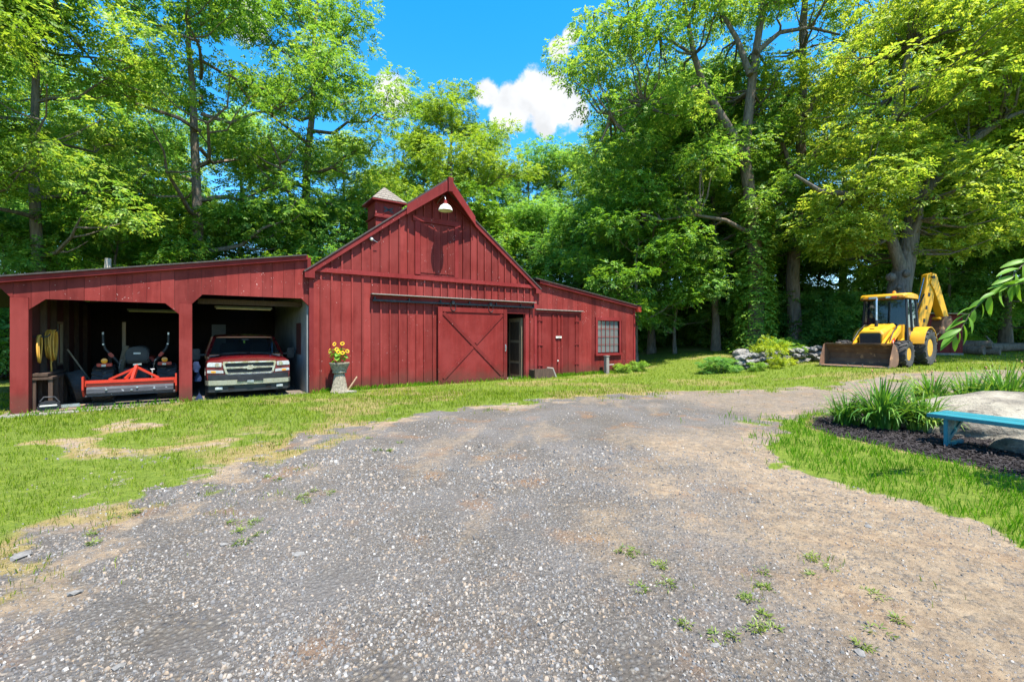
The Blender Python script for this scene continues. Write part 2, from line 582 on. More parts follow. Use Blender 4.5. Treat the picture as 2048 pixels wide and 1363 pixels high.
    def mesh(s, name, mat, bev=0, smooth=None, seg=2):
        me = bpy.data.meshes.new(name)
        bm = bmesh.new()
        vs = [bm.verts.new(v) for v in s.v]
        for f in s.f:
            try:
                bm.faces.new([vs[i] for i in f])
            except ValueError:
                pass
        bmesh.ops.recalc_face_normals(bm, faces=bm.faces)
        if bev:
            eds = [e for e in bm.edges if len(e.link_faces) == 2 and e.calc_face_angle(0) > 0.5]
            bmesh.ops.bevel(bm, geom=eds, offset=bev, segments=seg, affect='EDGES', clamp_overlap=True)
        bm.to_mesh(me)
        bm.free()
        if smooth is not None:
            me.polygons.foreach_set('use_smooth', [True] * len(me.polygons))
            me.set_sharp_from_angle(angle=R(smooth))
        me.materials.append(M[mat] if isinstance(mat, str) else mat)
        return me

    def build(s, name, mat, parent=None, bev=0, smooth=None, loc=None, rot=None, seg=2):
        return put(name, s.mesh(name, mat, bev, smooth, seg), parent, loc, rot)


def put(name, me, parent=None, loc=None, rot=None):
    o = bpy.data.objects.new(name, me)
    COL.objects.link(o)
    if parent is not None:
        o.parent = parent
    if loc is not None:
        o.location = loc
    if rot is not None:
        o.rotation_euler = rot
    return o


def tag(o, label, cat, group=None):
    o['label'] = label
    o['category'] = cat
    if group:
        o['group'] = group
    return o


def thing(name, label, cat, loc=(0, 0, 0), rz=0.0, group=None):
    o = put(name, None, None, loc, (0, 0, rz))
    return tag(o, label, cat, group)


def dup(root, loc, rz, scale=1.0, label=None, group=None):
    def cp(o, par):
        c = o.copy()
        COL.objects.link(c)
        c.parent = par
        for ch in list(o.children):
            cp(ch, c)
        return c
    r = cp(root, None)
    r.location = loc
    r.rotation_euler = (0, 0, rz)
    r.scale = (scale,) * 3 if not hasattr(scale, '__len__') else scale
    if label:
        r['label'] = label
    if group:
        r['group'] = group
    return r


def raw_mesh(name, verts, faces4, mat, smooth=False):
    """fast mesh from numpy arrays; faces4 is (n, k)"""
    me = bpy.data.meshes.new(name)
    nv, nf, k = len(verts), len(faces4), faces4.shape[1]
    me.vertices.add(nv)
    me.vertices.foreach_set('co', np.ascontiguousarray(verts, dtype=np.float32).ravel())
    me.loops.add(nf * k)
    me.polygons.add(nf)
    me.loops.foreach_set('vertex_index', np.ascontiguousarray(faces4, dtype=np.int32).ravel())
    me.polygons.foreach_set('loop_start', np.arange(nf, dtype=np.int32) * k)
    me.polygons.foreach_set('loop_total', np.full(nf, k, dtype=np.int32))
    if smooth:
        me.polygons.foreach_set('use_smooth', np.ones(nf, dtype=bool))
    me.update(calc_edges=True)
    me.materials.append(M[mat] if isinstance(mat, str) else mat)
    return me


# ---------------------------------------------------------------- noise and layout functions
def _hash(ix, iy, seed):
    h = (ix.astype(np.int64) * 374761393 + iy.astype(np.int64) * 668265263 + seed * 1442695041) & 0xffffffff
    h = ((h ^ (h >> 13)) * 1274126177) & 0xffffffff
    return ((h ^ (h >> 16)) & 0xffff) / 65535.0


def vnoise(x, y, seed=0):
    ix, iy = np.floor(x), np.floor(y)
    fx, fy = x - ix, y - iy
    fx = fx * fx * (3 - 2 * fx)
    fy = fy * fy * (3 - 2 * fy)
    a, b = _hash(ix, iy, seed), _hash(ix + 1, iy, seed)
    c, d = _hash(ix, iy + 1, seed), _hash(ix + 1, iy + 1, seed)
    return (a * (1 - fx) + b * fx) * (1 - fy) + (c * (1 - fx) + d * fx) * fy


def fbm(x, y, seed=0, o=4):
    t, a, s = 0, 0.5, 0
    for i in range(o):
        t = t + a * vnoise(x * 2 ** i, y * 2 ** i, seed + i * 17)
        s += a
        a *= .5
    return t / s


def sstep(a, b, x):
    t = np.clip((x - a) / (b - a), 0, 1)
    return t * t * (3 - 2 * t)


BU = Vector((0.8202, 0.5721))       # along the barn front
BN = Vector((-0.5721, 0.8202))      # into the barn
BO = Vector((-5.72, 12.60))
BROT = math.atan2(BU.y, BU.x)


def B(s, d, z=0.0):
    p = BO + BU * s + BN * d
    return Vector((p.x, p.y, z))


def barn_sd(x, y):
    dx, dy = x - BO.x, y - BO.y
    return dx * BU.x + dy * BU.y, dx * BN.x + dy * BN.y


def ground(x, y):
    """height of the terrain"""
    x = np.asarray(x, dtype=float)
    y = np.asarray(y, dtype=float)
    z = 0.44 * sstep(6.2, 13.5, x) * sstep(8.5, 14.5, y)
    z = z + np.clip(y - 17.5, 0, 25) * 0.038 * sstep(5, 11, x) * sstep(16, 22, y)
    z = z - 0.07 * sstep(-7.5, -10.0, x)
    z = z + (fbm(x * .7, y * .7, 5) - .5) * 0.05 * sstep(25, 5, np.hypot(x, y)) + (fbm(x * .15, y * .15, 9) - .5) * 0.1 * sstep(20, 40, np.hypot(x, y))
    s, d = barn_sd(x, y)
    inside = sstep(-.05, 0.25, d) * sstep(14.1, 13.8, s) * sstep(-6.1, -5.7, s) * sstep(9.5, 9, d)
    z = z * (1 - inside) + (-0.12) * inside
    return z


def gz(x, y):
    return float(ground(np.array([x]), np.array([y]))[0])


def poly_sd(poly, x, y):
    """signed distance to a polygon, negative inside"""
    best = np.full(x.shape, 1e9)
    ins = np.zeros(x.shape, bool)
    n = len(poly)
    for i in range(n):
        ax, ay = poly[i]
        bx, by = poly[(i + 1) % n]
        ex, ey = bx - ax, by - ay
        t = np.clip(((x - ax) * ex + (y - ay) * ey) / (ex * ex + ey * ey + 1e-12), 0, 1)
        best = np.minimum(best, np.hypot(x - ax - t * ex, y - ay - t * ey))
        cond = ((ay > y) != (by > y)) & (x < (bx - ax) * (y - ay) / (by - ay + 1e-12) + ax)
        ins ^= cond
    return np.where(ins, -best, best)


DRIVE = [(-3.2, -6), (-3.2, 1.5), (-3.66, 3.18), (-3.81, 3.67), (-3.63, 3.92), (-3.49, 4.48), (-3.43, 5.31), (-3.4, 6.25), (-3.2, 7.19), (-2.7, 8.0), (-1.72, 9.31), (-.29, 10.6),
         (2.39, 12.0), (5.6, 13.2), (7.8, 13.2), (9.6, 13.2), (12.5, 14.0), (22, 17.0), (22, 13.2), (14, 11.8), (9.5, 10.4), (7.5, 9.7), (6.1, 8.9), (4.82, 8.0), (3.66, 6.9), (3.45, 6.25), (3.26, 5.41), (3.5, 4.94), (3.8, 4.34),
         (3.82, 3.67), (3.9, 3.33), (4.4, 2.4), (5, -6)]
BED = [(5.9, 8.65), (5.3, 7.9), (5.2, 7.19), (5.4, 6.53), (5.59, 5.74), (5.9, 5.0), (6.4, 4.3), (8, 3.7), (12, 4), (13, 8.5), (10.5, 9.7), (8, 9.3), (6.6, 8.95)]


def cover(x, y):
    """amounts of grass, tan dirt, mulch and dryness at a place"""
    w = (fbm(x * 1.3, y * 1.3, 21) - .5)
    w2 = (fbm(x * 5, y * 5, 33) - .5)
    dd = poly_sd(DRIVE, x, y) + w * 1.0 + w2 * 0.75
    bd = poly_sd(BED, x, y) + w2 * 0.12
    grass = sstep(-0.12, 0.22, dd)
    # stray green in the left border of the drive
    tuft = sstep(.54, .66, fbm(x * 2.6, y * 2.6, 50)) * sstep(-1.3, -.1, dd) * ((x < 0) | (y > 8))
    grass = np.maximum(grass, tuft * .8)
    # weeds in the gravel to the right of the camera
    wd = sstep(.58, .68, fbm(x * 3.2, y * 3.2, 71)) * sstep(1.0, .4, np.hypot((x - 1.75) / 1.2, (y - 2.75) / .75))
    grass = np.maximum(grass, wd * .3)
    # bare worn ground on the left and in the lawn edges
    bare = sstep(.50, .62, fbm(x * .9 + 3, y * 1.5, 90)) * sstep(1.2, .6, np.hypot((x + 6.2) / 2.8, (y - 7.3) / 1.8))
    bare2 = sstep(.5, .64, fbm(x * 2.6, y * 2.6, 95)) * sstep(2.0, 0.2, np.abs(dd)) * .8
    grass = grass * (1 - np.clip(bare + bare2 * sstep(4, 2, np.abs(x + 5)), 0, 1) * (.2 + .6 * sstep(.35, .65, fbm(x * 6, y * 9, 141))))
    mulch = sstep(.05, -.06, bd)
    grass = grass * (1 - mulch)
    # tan dirt: the right, trodden side of the drive
    tx = x - (0.0 + 0.10 * (y - 3))
    tan = sstep(-.3, 2.8, tx + w * 3.4) * sstep(9.5, 6.0, y) * .82
    tan = np.maximum(tan, .55 * sstep(3.5, 5.5, x + (y - 9) * .3) * sstep(6, 9, y))
    streak = sstep(.54, .72, fbm((x * .23 + y * .97) * .55, (x * .97 - y * .23) * 2.6, 110)) * .5
    tan = np.maximum(tan, streak * sstep(-3.2, -1.5, x))
    tan = np.maximum(tan, np.clip(bare + bare2, 0, 1))
    dry = np.clip(sstep(.42, .66, fbm(x * .6 + 9, y * .8, 130)) * .68 + sstep(.7, 0., dd) * .3, 0, 1) * sstep(6.5, 3.5, np.where(x > 3, 10 - y * 0.0 - 6, 0) + 0 * x)
    lush = sstep(3.2, 4.2, x) * sstep(9, 8, y)
    dry = dry * (1 - lush * .9)
    dry = np.maximum(dry, bare * .95)
    edge = np.exp(-(bd / .14) ** 2) * (1 - mulch)
    dry = np.maximum(dry, edge)
    return grass, tan, mulch, dry, dd, bd


# ---------------------------------------------------------------- terrain
def ground_mat():
    m, nt, b = new_mat('yard_ground')
    geo = nt.nodes.new('ShaderNodeNewGeometry')
    P = geo.outputs['Position']
    at = nt.nodes.new('ShaderNodeAttribute')
    at.attribute_name = 'cover'
    sp = nt.nodes.new('ShaderNodeSeparateColor')
    nt.links.new(at.outputs['Color'], sp.inputs[0])
    g, tan, mul = sp.outputs[0], sp.outputs[1], sp.outputs[2]
    dry = at.outputs['Alpha']

    def vor(scale):
        v = nt.nodes.new('ShaderNodeTexVoronoi')
        v.inputs['Scale'].default_value = scale
        nt.links.new(P, v.inputs['Vector'])
        s = nt.nodes.new('ShaderNodeSeparateColor')
        nt.links.new(v.outputs['Color'], s.inputs[0])
        return v.outputs['Distance'], s.outputs[0]
    d1, c1 = vor(38)
    d2, c2 = vor(75)
    stones = ramp(nt, [(0, (0.06392, 0.06364, 0.06582)), (.3, (0.1162, 0.1128, 0.1115)), (.6, (0.1577, 0.1468, 0.134)), (.82, (0.1838, 0.1419, 0.09564)), (1, (0.2732, 0.2532, 0.2198))], c1)
    fine = ramp(nt, [(0, (0.06863, 0.06616, 0.06629)), (.5, (0.1314, 0.1241, 0.1147)), (1, (0.231, 0.2128, 0.1816))], c2)
    grav = mixc(nt, maprange(nt, noise(nt, 2.2, 4, P), .4, .6), stones, fine)
    grav = mixc(nt, maprange(nt, d1, 0.2, 0.55, 0, .8), grav, (0.08329, 0.07102, 0.0583))
    rusty = maprange(nt, noise(nt, 1.6, 6, P), .54, .70, 0, .7)
    grav = mixc(nt, rusty, grav, (0.1922, 0.105, 0.04955))
    big = noise(nt, 0.9, 4, P)
    grav = mixc(nt, maprange(nt, big, .35, .7, 0, .35), grav, (0.1862, 0.1768, 0.1739))
    dirt = ramp(nt, [(0.3, (0.2068, 0.1446, 0.08869)), (0.52, (0.294, 0.214, 0.134)), (0.72, (0.3823, 0.2921, 0.1909))], noise(nt, 6, 8, P, .65))
    tf = math_n(nt, 'ADD', tan, math_n(nt, 'MULTIPLY', math_n(nt, 'SUBTRACT', noise(nt, 9, 9, P, .72), .5), 1.5))
    tf = maprange(nt, tf, .15, 1.05, 0, .82)
    # loose stones show through the dirt
    tf = math_n(nt, 'MULTIPLY', tf, maprange(nt, c1, .80, .86, 1, .35))
    base = mixc(nt, tf, grav, dirt)
    gcol = ramp(nt, [(0.25, (0.05806, 0.08225, 0.01161)), (0.5, (0.1064, 0.15, 0.01742)), (0.75, (0.1838, 0.2129, 0.03387))], noise(nt, 9, 7, P, .7))
    gdry = ramp(nt, [(0.3, (0.1533, 0.1119, 0.03513)), (0.7, (0.2926, 0.2303, 0.1022))], noise(nt, 7, 6, P, .7))
    gcol = mixc(nt, maprange(nt, math_n(nt, 'ADD', dry, math_n(nt, 'MULTIPLY', math_n(nt, 'SUBTRACT', noise(nt, 4, 5, P), .5), .7)), .35, .85), gcol, gdry)
    gf = maprange(nt, math_n(nt, 'ADD', g, math_n(nt, 'MULTIPLY', math_n(nt, 'SUBTRACT', noise(nt, 14, 6, P), .5), .8)), .32, .7)
    base = mixc(nt, gf, base, gcol)
    mcol = ramp(nt, [(0.3, (0.006864, 0.005491, 0.005491)), (0.7, (0.02196, 0.01716, 0.01647))], noise(nt, 30, 5, P))
    base = mixc(nt, maprange(nt, mul, .4, .6), base, mcol)
    # forest litter under the trees
    sx = nt.nodes.new('ShaderNodeSeparateXYZ')
    nt.links.new(P, sx.inputs[0])
    wood = maprange(nt, math_n(nt, 'ADD', sx.outputs[1], math_n(nt, 'MULTIPLY', noise(nt, .25, 4, P), 10)), 38, 45)
    base = mixc(nt, wood, base, (0.02265, 0.02265, 0.009062))
    nt.links.new(base, b.inputs['Base Color'])
    b.inputs['Roughness'].default_value = 0.95
    b.inputs['Specular IOR Level'].default_value = 0.15
    h = math_n(nt, 'ADD', math_n(nt, 'MULTIPLY', math_n(nt, 'MULTIPLY', d1, math_n(nt, 'SUBTRACT', 1.0, tf)), -0.8), math_n(nt, 'MULTIPLY', noise(nt, 38, 8, P, .75), .8))
    bump(nt, b, h, 1.0, 0.03)
    return m


def build_ground():
    xs = np.concatenate([[-1500, -600, -250, -120, -70, -45], np.arange(-30, -12, 1.0), np.arange(-12, 14, 0.1), np.arange(14, 30, .8), [34, 45, 70, 120, 250, 600, 1500]])
    ys = np.concatenate([[-1500, -300, -60, -20, -8, -3], np.arange(-1, 1.5, .3), np.arange(1.5, 17, 0.1), np.arange(17, 34, .6), [36, 40, 48, 60, 90, 150, 300, 700, 1500]])
    X, Y = np.meshgrid(xs, ys)
    Z = ground(X, Y)
    nx, ny = len(xs), len(ys)
    v = np.stack([X.ravel(), Y.ravel(), Z.ravel()], 1)
    i = np.arange(nx * ny).reshape(ny, nx)
    f = np.stack([i[:-1, :-1].ravel(), i[:-1, 1:].ravel(), i[1:, 1:].ravel(), i[1:, :-1].ravel()], 1)
    me = raw_mesh('ground', v, f, ground_mat(), True)
    g, t, mu, dr, _, _ = cover(X.ravel(), Y.ravel())
    ca = me.color_attributes.new('cover', 'FLOAT_COLOR', 'POINT')
    ca.data.foreach_set('color', np.stack([g, t, mu, dr], 1).astype(np.float32).ravel())
    o = put('ground', me)
    o['kind'] = 'structure'


build_ground()


# ---------------------------------------------------------------- the barn
barn = thing('barn', 'dark red board and batten barn with cupola, hay hood and open garage bays', 'barn', (BO.x, BO.y, 0), BROT)
APX, APZ, EVZ, GW = 4.05, 6.58, 3.52, 8.10


def gable_z(s):
    return APZ - (APZ - EVZ) * abs(s - APX) / (GW / 2)


def lz(s):
    return 3.90 + .179 * s


def rz_(s):
    return 3.79 - .137 * (s - 8.3)


def strip(s0, s1, zb, zt, cuts=()):
    """outline of a vertical board: zb and zt are functions of s"""
    ss = [s0] + sorted(c for c in cuts if s0 + 1e-3 < c < s1 - 1e-3) + [s1]
    return [(s, zb(s)) for s in ss] + [(s, zt(s)) for s in reversed(ss)]


# main gable wall: backing, boards and battens
gw = MB()
gw.prism([(0, -.1), (5.5, -.1), (5.5, 2.47), (7.58, 2.47), (7.58, -.1), (GW, -.1), (GW, EVZ - .05), (APX, APZ - .05), (0, EVZ - .05)], 'xz', 0.035, 0.09)
gw = gw.build('gable_wall', 'interior', barn)
NB = 28
BW = GW / NB
rnd = random.Random(11)
for i in range(NB):
    s0, s1 = i * BW + .003, (i + 1) * BW - .003
    lo = 2.47 if s0 > 5.4 and s1 < 7.7 else -.06
    if 5.4 < s0 < 6.7:
        lo = 2.47
    y0 = rnd.uniform(-.003, .003)
    MB().prism(strip(s0, s1, lambda s: lo, lambda s: 3.50), 'xz', y0, .033).build('board', 'red', gw)
    MB().prism(strip(s0, s1, lambda s: 3.505, lambda s: gable_z(s) - .10, (APX,)), 'xz', y0, .033).build('board', 'red', gw)
for i in range(1, NB):
    s = i * BW + rnd.uniform(-.014, .014)
    w = .024 + rnd.uniform(-.003, .004)
    lo = 2.47 if 5.4 < s < 7.62 else -.05
    if not (3.0 < s < 4.75):
        MB().prism(strip(s - w, s + w, lambda s: 3.55, lambda s: gable_z(s) - .12, (APX,)), 'xz', -.045, -.0045).build('batten', 'red', gw)
    else:
        MB().prism(strip(s - w, s + w, lambda s: 5.50, lambda s: gable_z(s) - .12, (APX,)), 'xz', -.045, -.0045).build('batten', 'red', gw)
    MB().prism(strip(s - w, s + w, lambda s: lo, lambda s: 3.44), 'xz', -.045, -.0045).build('batten', 'red', gw)
# belly band, corner boards
MB().box(-.06, 8.2, -.085, -.047, 3.43, 3.56).build('belly_band', 'red_trim', barn, .004)
MB().box(-.03, .09, -.036, .04, -.08, 3.43).build('corner_board', 'red_trim', barn, .003)
MB().box(8.0, 8.13, -.036, .04, -.08, 3.43).build('corner_board', 'red_trim', barn, .003)
# roof of the gable with rake boards
sl = Vector((GW / 2, APZ - EVZ)).normalized()
ov = 0.16
for sg in (-1, 1):
    e = (APX + sg * (GW / 2 + ov), EVZ - ov * sl.y / sl.x)
    a = (APX, APZ)
    nx_, nz_ = sg * sl.y * .04, sl.x * .04
    MB().prism([e, a, (a[0], a[1] + .05), (e[0] + nx_, e[1] + nz_)], 'xz', -.15, 9.1).build('roof', 'asphalt_roof', barn)
    # rake board under the roof edge
    dz = .17
    MB().prism([(e[0] + sg * -.0, e[1] - .004), (a[0] + sg * .0, a[1] - .004), (a[0], a[1] - dz), (e[0], e[1] - dz)], 'xz', -.125, -.088).build('rake_board', 'red_trim', barn)
    # short boxed eave return
    MB().prism([(e[0], e[1] - .16), (e[0] - sg * .26, e[1] - .16), (e[0] - sg * .26, e[1] + .05), (e[0], e[1] - .02)], 'xz', -.145, -.11).build('eave_return', 'red_trim', barn)
# hay hood: triangular prow over the loft door
HP = (APX, -.68, APZ + .03)
for sg in (-1, 1):
    ft = (APX + sg * 1.22, -.14, gable_z(APX + 1.22) + .05)
    rb = (APX, -.10, APZ + .03)
    th = Vector((0, 0, .07))
    vs = [Vector(HP), Vector(rb), Vector(ft)]
    vs = [v + Vector((0, 0, .055)) for v in vs]
    MB().add([v for v in vs] + [v + th for v in vs], [(0, 1, 2), (5, 4, 3), (0, 3, 4, 1), (1, 4, 5, 2), (2, 5, 3, 0)]).build('hood_roof', 'asphalt_roof', barn)
    # fascia boards of the hood, deep at the peak
    o = Vector((0, -.012, 0))
    A, F = Vector(HP), Vector(ft)
    out = Vector((sg * .02, -.035, 0))
    q = [A + Vector((0, 0, .05)), F + Vector((0, 0, .05)), F + Vector((sg * .02, 0, -.27)), A + Vector((0, 0, -.30))]
    MB().add([p + o for p in q] + [p + o + out for p in q], [(0, 1, 2, 3), (7, 6, 5, 4), (0, 4, 5, 1), (1, 5, 6, 2), (2, 6, 7, 3), (3, 7, 4, 0)]).build('hood_fascia', 'red_trim', barn, .003)
    # soffit boards
    vs = [Vector(HP) + Vector((0, .05, .0)), Vector(rb), Vector(ft)]
    MB().add([v for v in vs] + [v + Vector((0, 0, .045)) for v in vs], [(0, 1, 2), (5, 4, 3), (0, 3, 4, 1), (1, 4, 5, 2), (2, 5, 3, 0)]).build('hood_soffit', 'red', barn)
MB().box(APX - .085, APX + .085, -.78, -.67, APZ - .34, APZ + .12).build('ridge_block', 'red_trim', barn, .006)
MB().box(APX - .05, APX + .05, -.68, -.08, APZ - .16, APZ + .02).build('ridge_beam', 'red', barn, .004)

# loft door
ld = MB().box(3.20, 4.62, -.036, -.006, 3.62, 5.30).build('loft_door', 'red', barn)
for k in range(5):
    s = 3.32 + k * .245
    MB().box(s + .004, s + .241, -.05, -.038, 3.67, 5.24).build('board', 'red', ld)
for s in (3.565, 3.81, 4.055, 4.30):
    MB().box(s - .02, s + .02, -.068, -.052, 3.67, 5.24).build('batten', 'red', ld)
for (a, b, c, d) in ((3.13, 3.30, 3.60, 5.32), (4.56, 4.70, 3.60, 5.32)):
    MB().box(a, b, -.062, -.034, c, d).build('door_frame', 'red_trim', barn, .003)
MB().box(3.05, 4.78, -.068, -.03, 5.325, 5.50).build('door_frame', 'red_trim', barn, .003)
MB().box(3.30, 4.66, -.085, -.078, 3.565, 3.60).build('door_sill', 'red_trim', barn, .002)
# insulator with a wire stub on the left boards
ins = MB().lathe([(.025, 0), (.05, -.03), (.055, -.07), (.03, -.1), (.0, -.1)], 12, (1.72, -.01, 4.55), 'y').build('insulator', 'white', barn, smooth=40)
MB().tube([(1.72, -.1, 4.55), (1.80, -.12, 4.50), (1.90, -.10, 4.46)], .008, 6).build('wire_stub', 'steel', ins)

# sliding door on its track
MB().box(1.69, 7.96, -.22, -.047, 2.865, 2.895).build('track_cover', 'grey_wood', barn, .003)
MB().box(1.69, 7.96, -.07, -.047, 2.70, 2.862).build('track_board', 'red_trim', barn, .003)
trk = MB().box(1.74, 7.94, -.125, -.085, 2.665, 2.725).build('door_track', 'metal_dark', barn, .004)
for s in (1.8, 2.9, 4.0, 5.1, 6.2, 7.3, 7.9):
    MB().box(s - .02, s + .02, -.14, -.071, 2.70, 2.80).build('track_bracket', 'metal_dark', trk, .003)
sd = MB().box(3.90, 6.66, -.115, -.085, -.02, 2.58).build('sliding_door', 'red_door', barn)
for (a, b, c, d) in ((3.90, 4.06, -.02, 2.58), (6.50, 6.66, -.02, 2.58)):
    MB().box(a, b, -.142, -.117, c, d).build('door_stile', 'red_door', sd, .003)
for (c, d) in ((2.42, 2.58), (-.02, .14)):
    MB().box(4.063, 6.497, -.142, -.117, c, d).build('door_rail', 'red_door', sd, .003)
MB().bar((4.10, -.1285, 2.38), (6.46, -.1285, .18), .023, .12, up=(.68, 0, .73)).build('brace', 'red_door', sd, .003)
for p, q in (((4.10, -.1275, .18), (5.22, -.1275, 1.225)), ((5.345, -.1275, 1.345), (6.46, -.1275, 2.38))):
    MB().bar(p, q, .021, .12, up=(-.68, 0, .73)).build('brace', 'red_door', sd, .003)
for s in (4.45, 5.95):
    pts = [(s - .09 * math.cos(t), -.15, 2.56 - .1 * math.sin(t)) for t in [R(a) for a in range(0, 181, 20)]]
    pts = [(s - .09, -.15, 2.74)] + pts + [(s + .09, -.15, 2.74)]
    hg = MB().tube(pts, .011, 6).build('hanger', 'metal_dark', sd, smooth=60)
    MB().lathe([(.0, -.02), (.06, -.02), (.06, .02), (0, .02)], 16, (s, -.14, 2.735), 'y').build('roller', 'metal_dark', hg, smooth=40)
hs_ = MB().box(6.56, 6.60, -.16, -.143, 1.05, 1.30).build('hasp', 'steel', sd, .003)
MB().tube([(6.58, -.19, 1.10), (6.58, -.2, 1.2), (6.58, -.175, 1.27)], .012, 6).build('pull', 'steel', hs_)
# the room behind the gap: jamb, inner panel door and walls
MB().box(7.56, 7.72, -.05, .10, -.05, 2.56).build('door_jamb', 'red_trim', barn, .004)
MB().box(6.6, 7.72, -.062, -.047, 2.44, 2.62).build('door_head', 'red_trim', barn, .003)
idr = MB().box(7.50, 7.55, .12, .98, 0.0, 2.30).build('inner_door', 'pale_wood', barn)
for z0, z1 in ((.12, .55), (.65, 1.35), (1.45, 2.15)):
    MB().box(7.485, 7.498, .25, .85, z0, z1).build('panel', 'dark_wood', idr, .003)
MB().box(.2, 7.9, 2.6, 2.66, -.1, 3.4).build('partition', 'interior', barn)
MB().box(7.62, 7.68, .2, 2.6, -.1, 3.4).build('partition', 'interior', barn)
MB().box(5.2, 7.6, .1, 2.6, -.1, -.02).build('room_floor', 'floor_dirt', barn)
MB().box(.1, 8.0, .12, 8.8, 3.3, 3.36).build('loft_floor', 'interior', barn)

# right shed: flush vertical boards
rw = MB()
WX0, WX1, WZ0, WZ1 = 11.44, 12.84, .86, 2.30
for a, b, zb, zt in ((8.13, WX0, lambda s: -.1, lambda s: rz_(s) - .1), (WX1, 13.86, lambda s: -.1, lambda s: rz_(s) - .1), (WX0, WX1, lambda s: -.1, lambda s: WZ0), (WX0, WX1, lambda s: WZ1, lambda s: rz_(s) - .1)):
    rw.prism(strip(a, b, zb, zt), 'xz', .055, .10)
rw = rw.build('shed_wall', 'interior', barn)
s = 8.14
k = 0
while s < 13.85:
    s1 = min(s + .272, 13.86)
    y0 = rnd.uniform(.018, .024)
    segs = [(-.08, None)]
    if s1 > WX0 - .01 and s < WX1 + .01:
        segs = [(-.08, WZ0), (WZ1, None)]
    for zb, zt in segs:
        MB().prism(strip(s + .003, s1 - .003, lambda q: zb, (lambda q: rz_(q) - .09) if zt is None else (lambda q: zt)), 'xz', y0, .053).build('board', 'red', rw)
    s = s1
MB().box(13.80, 13.93, -.004, .06, -.08, rz_(13.9) - .09).build('corner_board', 'red_trim', barn, .003)
# roof and fascia of the right shed
MB().prism(strip(8.0, 14.22, lambda s: rz_(s) - .02, lambda s: rz_(s) + .012), 'xz', -.14, 7.2).build('roof', 'asphalt_roof', barn)
MB().prism(strip(8.24, 14.18, lambda s: rz_(s) - .15, lambda s: rz_(s) - .022), 'xz', -.10, -.055).build('fascia', 'red_trim', barn, .003)
MB().box(13.94, 14.2, -.12, 7.1, rz_(14) - .29, rz_(14.2) - .022).build('eave_box', 'red_bright', barn, .004)
MB().box(13.86, 13.93, .06, 7.1, -.1, 3.0).build('side_wall', 'red', barn)
MB().box(8.0, 13.9, 7.05, 7.12, -.1, 2.9).build('back_wall', 'red', barn)
# hinged double doors
hd = MB().box(8.16, 10.38, -.012, .016, .06, 2.50).build('hinged_door', 'red_door', barn)
MB().box(8.02, 10.52, -.13, .015, 2.62, 2.65).build('drip_cap', 'grey_wood', barn, .003)
MB().box(8.05, 10.48, -.03, .015, 2.51, 2.61).build('door_head', 'red_trim', barn, .003)
for s0, s1 in ((8.17, 8.36), (8.37, 8.86), (8.87, 9.13), (9.15, 9.34), (9.35, 9.74), (9.75, 10.12), (10.13, 10.37)):
    MB().box(s0 + .004, s1 - .004, -.03, -.014, .07, 2.47).build('plank', 'red_door', hd, .002)
for s0 in (8.2, 8.9, 9.18, 9.36, 10.16):
    MB().box(s0, s0 + .07, -.052, -.032, .08, 2.46).build('batten', 'red_door', hd, .003)
for s0 in (8.17, 10.10):
    for z in (.45, 1.25, 2.2):
        MB().box(s0, s0 + .24, -.066, -.054, z, z + .05).build('hinge', 'red_trim', hd, .003)
lt = MB().box(9.06, 9.36, -.075, -.055, 1.52, 1.60).build('latch', 'white', hd, .004)
MB().tube([(9.2, -.075, 1.56), (9.2, -.10, 1.56), (9.28, -.10, 1.56)], .012, 6).build('latch_pin', 'steel', lt)
MB().lathe([(0, 0), (.03, -.012), (.03, -.03), (0, -.04)], 10, (9.16, -.055, .62), 'y').build('knob', 'white', hd, smooth=40)
MB().box(8.05, 10.5, -.05, .015, -.06, .05).build('door_sill', 'dark_wood', barn, .004)
# many-paned window
wn = MB()
for a, b, c, d in ((WX0 - .11, WX0 + .02, WZ0 - .02, WZ1 + .12), (WX1 - .02, WX1 + .11, WZ0 - .02, WZ1 + .12), (WX0 + .02, WX1 - .02, WZ1 - .02, WZ1 + .12)):
    wn.box(a, b, -.03, .016, c, d)
wn = wn.build('window', 'red_trim', barn, .003)
MB().box(WX0 - .14, WX1 + .14, -.07, .016, WZ0 - .10, WZ0 - .022).build('sill', 'red_trim', wn, .004)
NC, NR = 5, 4
cw, ch = (WX1 - WX0 - .06) / NC, (WZ1 - WZ0 - .06) / NR
for i in range(NC):
    for j in range(NR):
        x0, z0 = WX0 + .03 + i * cw, WZ0 + .03 + j * ch
        p = MB().box(-cw / 2 + .008, cw / 2 - .008, -.003, .003, -ch / 2 + .008, ch / 2 - .008).build('pane', 'glass_old', wn, loc=(x0 + cw / 2, .06, z0 + ch / 2), rot=(rnd.uniform(-.02, .02), 0, rnd.uniform(-.02, .02)))
for i in range(1, NC):
    x0 = WX0 + .03 + i * cw
    MB().box(x0 - .011, x0 + .011, .035, .055, WZ0 + .021, WZ1 - .021).build('muntin', 'red_trim', wn)
for j in range(1, NR):
    z0 = WZ0 + .03 + j * ch
    MB().box(WX0 + .021, WX1 - .021, .030, .034, z0 - .011, z0 + .011).build('muntin', 'red_trim', wn)
MB().box(8.2, 13.8, 2.2, 2.26, -.1, 3.0).build('partition', 'interior', barn)

# left shed: header boards over two garage bays
PROF = [(-8.8, 2.14), (-5.96, 2.62), (-5.80, 2.42), (-5.53, 2.42), (-5.529, 2.17), (-5.28, 2.40), (-3.24, 2.40), (-2.971, 2.14), (-2.97, 2.41), (-2.71, 2.41), (-2.709, 2.41), (-2.50, 2.65), (-.22, 2.66), (.04, 2.39)]


